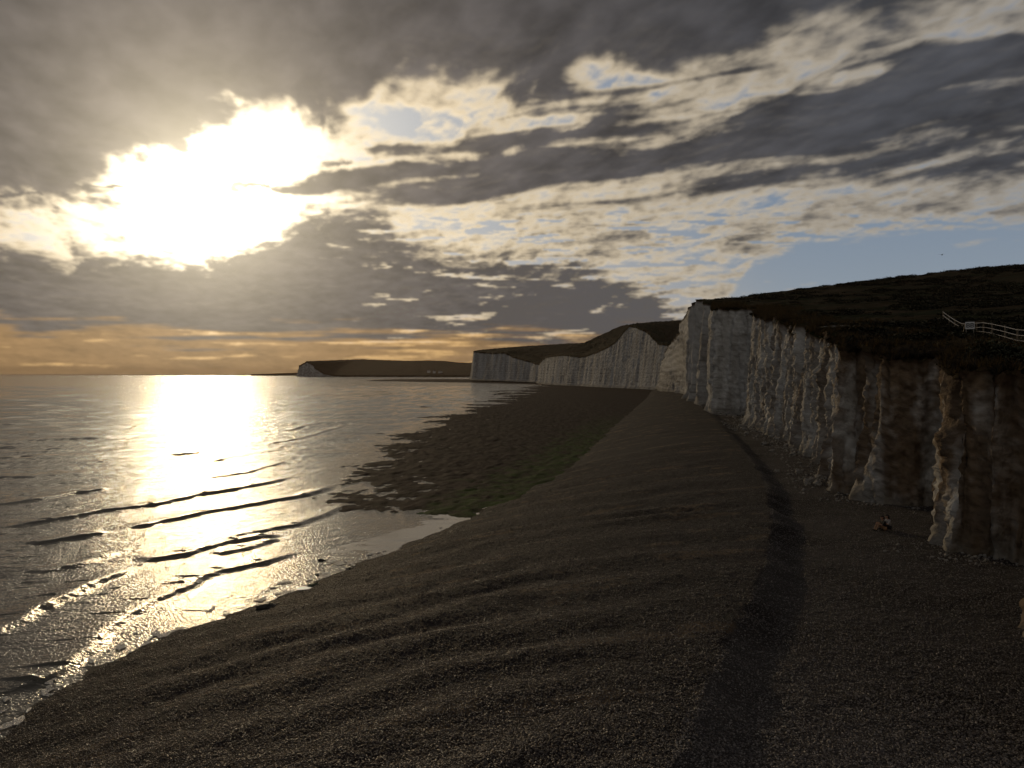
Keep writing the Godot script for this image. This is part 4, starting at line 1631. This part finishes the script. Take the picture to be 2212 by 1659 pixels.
func person(where: Vector3, turn: float, top: Color, legs: Color, shin: Color, hair_c: Color, long_hair: bool, knees: float, look_to: float, label: String) -> void:
	# seated on the shingle, arms round the raised knees; +x is forward
	var skin := Color(0.42, 0.25, 0.17)
	var cols := [skin, top, legs, Color(0.03, 0.028, 0.027), shin, hair_c]
	var p := PackedVector3Array()
	var nr := PackedVector3Array()
	var c := PackedColorArray()
	var idx := PackedInt32Array()
	var b := Body.new()
	b.start(Vector3(-0.26, -0.04, -0.36), Vector3(0.92, 0.80, 0.36), 0.016)
	b.bone(Vector3(0, 0.13, -0.07), Vector3(0, 0.13, 0.07), 0.125, 0.125, 2, 0.04)
	b.bone(Vector3(0, 0.18, 0), Vector3(0.03, 0.36, 0), 0.125, 0.122, 1, 0.06)
	b.bone(Vector3(0.04, 0.36, -0.03), Vector3(0.08, 0.52, -0.06), 0.115, 0.105, 1, 0.05)
	b.bone(Vector3(0.04, 0.36, 0.03), Vector3(0.08, 0.52, 0.06), 0.115, 0.105, 1, 0.05)
	b.bone(Vector3(0.08, 0.575, -0.155), Vector3(0.08, 0.575, 0.155), 0.058, 0.058, 1, 0.05)
	b.bone(Vector3(0.09, 0.60, 0), Vector3(0.125, 0.71, 0), 0.056, 0.050, 0, 0.03)
	var wrist := []
	for s in [-1.0, 1.0]:
		var hip := Vector3(0.04, 0.13, s * 0.09)
		var knee := Vector3(0.41, knees, s * 0.11)
		var ankle := Vector3(0.60, 0.085, s * 0.10)
		b.bone(hip, knee, 0.088, 0.060, 2, 0.03)
		b.bone(knee, ankle, 0.059, 0.038, 4, 0.025)
		b.bone(ankle + Vector3(-0.03, -0.035, 0), ankle + Vector3(0.17, -0.055, s * 0.02), 0.040, 0.030, 3, 0.02)
		var sh := Vector3(0.08, 0.575, s * 0.175)
		var el := Vector3(0.27, 0.37, s * 0.245)
		var wr := Vector3(0.485, knees - 0.045, s * 0.085)
		b.bone(sh, el, 0.050, 0.041, 1, 0.03)
		b.bone(el, wr, 0.040, 0.027, 0, 0.02)
		wrist.append([el, wr])
	b.add_to(p, nr, c, idx, cols)
	# hands: palm, four fingers of their own length, thumb from the palm's side
	for i in 2:
		var el: Vector3 = wrist[i][0]
		var wr: Vector3 = wrist[i][1]
		var s := -1.0 if i == 0 else 1.0
		var fw := ((wr - el).normalized() + Vector3(0.25, -0.1, -s * 0.7)).normalized()
		var across := Vector3.UP
		var palm_n := fw.cross(across).normalized() * s
		var h := Body.new()
		h.start(wr - Vector3.ONE * 0.15, wr + Vector3.ONE * 0.17, 0.0055)
		h.bone(wr - fw * 0.03, wr, 0.026, 0.026, 0, 0.01)
		h.bone(wr + fw * 0.02 - across * 0.02, wr + fw * 0.085 - across * 0.028, 0.019, 0.014, 0, 0.012)
		h.bone(wr + fw * 0.02 + across * 0.02, wr + fw * 0.085 + across * 0.028, 0.019, 0.014, 0, 0.012)
		for k in 4:
			var root := wr + fw * 0.088 + across * (0.030 - 0.020 * k)
			var ln: float = [0.034, 0.040, 0.037, 0.028][k]
			var mid := root + (fw + palm_n * 0.25).normalized() * ln
			var tip := mid + (fw + palm_n * 1.1).normalized() * ln * 0.85
			h.bone(root, mid, 0.0095, 0.0085, 0, 0.003)
			h.bone(mid, tip, 0.0085, 0.0070, 0, 0.003)
		var tb := wr + fw * 0.03 + across * 0.032
		var tm := tb + (fw * 0.6 + across * 0.8).normalized() * 0.038
		h.bone(tb, tm, 0.012, 0.010, 0, 0.006)
		h.bone(tm, tm + (fw + palm_n * 0.4).normalized() * 0.030, 0.010, 0.008, 0, 0.004)
		h.add_to(p, nr, c, idx, cols)
	# head, turned on the neck
	var hc := Vector3(0.145, 0.805, 0)
	var turned := Basis(Vector3.UP, look_to)
	var hd := Body.new()
	hd.start(hc - Vector3.ONE * 0.19, hc + Vector3.ONE * 0.19, 0.009)
	var face := [[Vector3(-0.02, 0.03, 0), Vector3(0.02, 0.03, 0), 0.088, 0.085, 0], [Vector3(0.03, -0.01, 0), Vector3(0.055, -0.075, 0), 0.066, 0.040, 0], [Vector3(0.0, -0.05, 0), Vector3(-0.02, -0.13, 0), 0.055, 0.052, 0], [Vector3(0.092, 0.018, 0), Vector3(0.112, -0.018, 0), 0.011, 0.015, 0], [Vector3(0.0, 0.0, 0.083), Vector3(0.004, -0.030, 0.082), 0.016, 0.011, 0], [Vector3(0.0, 0.0, -0.083), Vector3(0.004, -0.030, -0.082), 0.016, 0.011, 0], [Vector3(0.088, 0.012, 0.032), Vector3(0.089, 0.012, 0.034), 0.010, 0.010, 3], [Vector3(0.088, 0.012, -0.032), Vector3(0.089, 0.012, -0.034), 0.010, 0.010, 3], [Vector3(0.086, -0.048, -0.018), Vector3(0.086, -0.048, 0.018), 0.009, 0.009, 0]]
	for q in face:
		hd.bone(hc + turned * q[0], hc + turned * q[1], q[2], q[3], q[4], 0.012)
	hd.add_to(p, nr, c, idx, cols)
	var o := base("person", where, turn)
	put("body", array_mesh(p, nr, c, idx), surface(0.8), o)
	# hair
	p = PackedVector3Array()
	nr = PackedVector3Array()
	c = PackedColorArray()
	idx = PackedInt32Array()
	var hb := Body.new()
	hb.start(hc - Vector3(0.2, 0.30, 0.2), hc + Vector3.ONE * 0.2, 0.009)
	hb.bone(hc + turned * Vector3(-0.035, 0.045, 0), hc + turned * Vector3(0.03, 0.062, 0), 0.096, 0.082, 5, 0.02)
	hb.bone(hc + turned * Vector3(-0.05, 0.02, 0.03), hc + turned * Vector3(-0.06, -0.05, 0.035), 0.060, 0.045, 5, 0.02)
	hb.bone(hc + turned * Vector3(-0.05, 0.02, -0.03), hc + turned * Vector3(-0.06, -0.05, -0.035), 0.060, 0.045, 5, 0.02)
	if long_hair:
		hb.bone(hc + turned * Vector3(-0.07, 0.0, 0), hc + turned * Vector3(-0.13, -0.22, 0), 0.060, 0.035, 5, 0.02)
	hb.add_to(p, nr, c, idx, cols)
	put("hair", array_mesh(p, nr, c, idx), surface(0.6), o)
	tag(o, label, "person", "people sitting on the beach")

func make_people() -> void:
	var d := 51.4
	for k in 2:
		var x := bearing_x([1912.0, 1926.0][k], d)
		var z: float = -(d + [0.0, 0.25][k])
		var at := Vector3(x, beach_height(x, -z) - 0.01, z)
		if k == 0:
			person(at, PI + 0.12, Color(0.018, 0.017, 0.018), Color(0.34, 0.20, 0.11), Color(0.36, 0.22, 0.13), Color(0.02, 0.015, 0.012), false, 0.47, 0.15, "person in a black top sitting with bare knees drawn up")
		else:
			person(at, PI + 0.30, Color(0.34, 0.33, 0.34), Color(0.025, 0.025, 0.03), Color(0.025, 0.025, 0.03), Color(0.018, 0.014, 0.012), true, 0.44, -0.5, "person in a pale grey top and dark trousers sitting close to a companion")
	stage("people")

func _ready() -> void:
	t_start = Time.get_ticks_msec()
	rng.seed = 5
	set_light()
	stage("sky and light")
	prepare_shore()
	make_sea()
	make_shore()
	make_cliffs()
	make_growth()
	make_fence()
	make_stones()
	make_far_things()
	make_people()
	make_pebbles()
	make_foam()
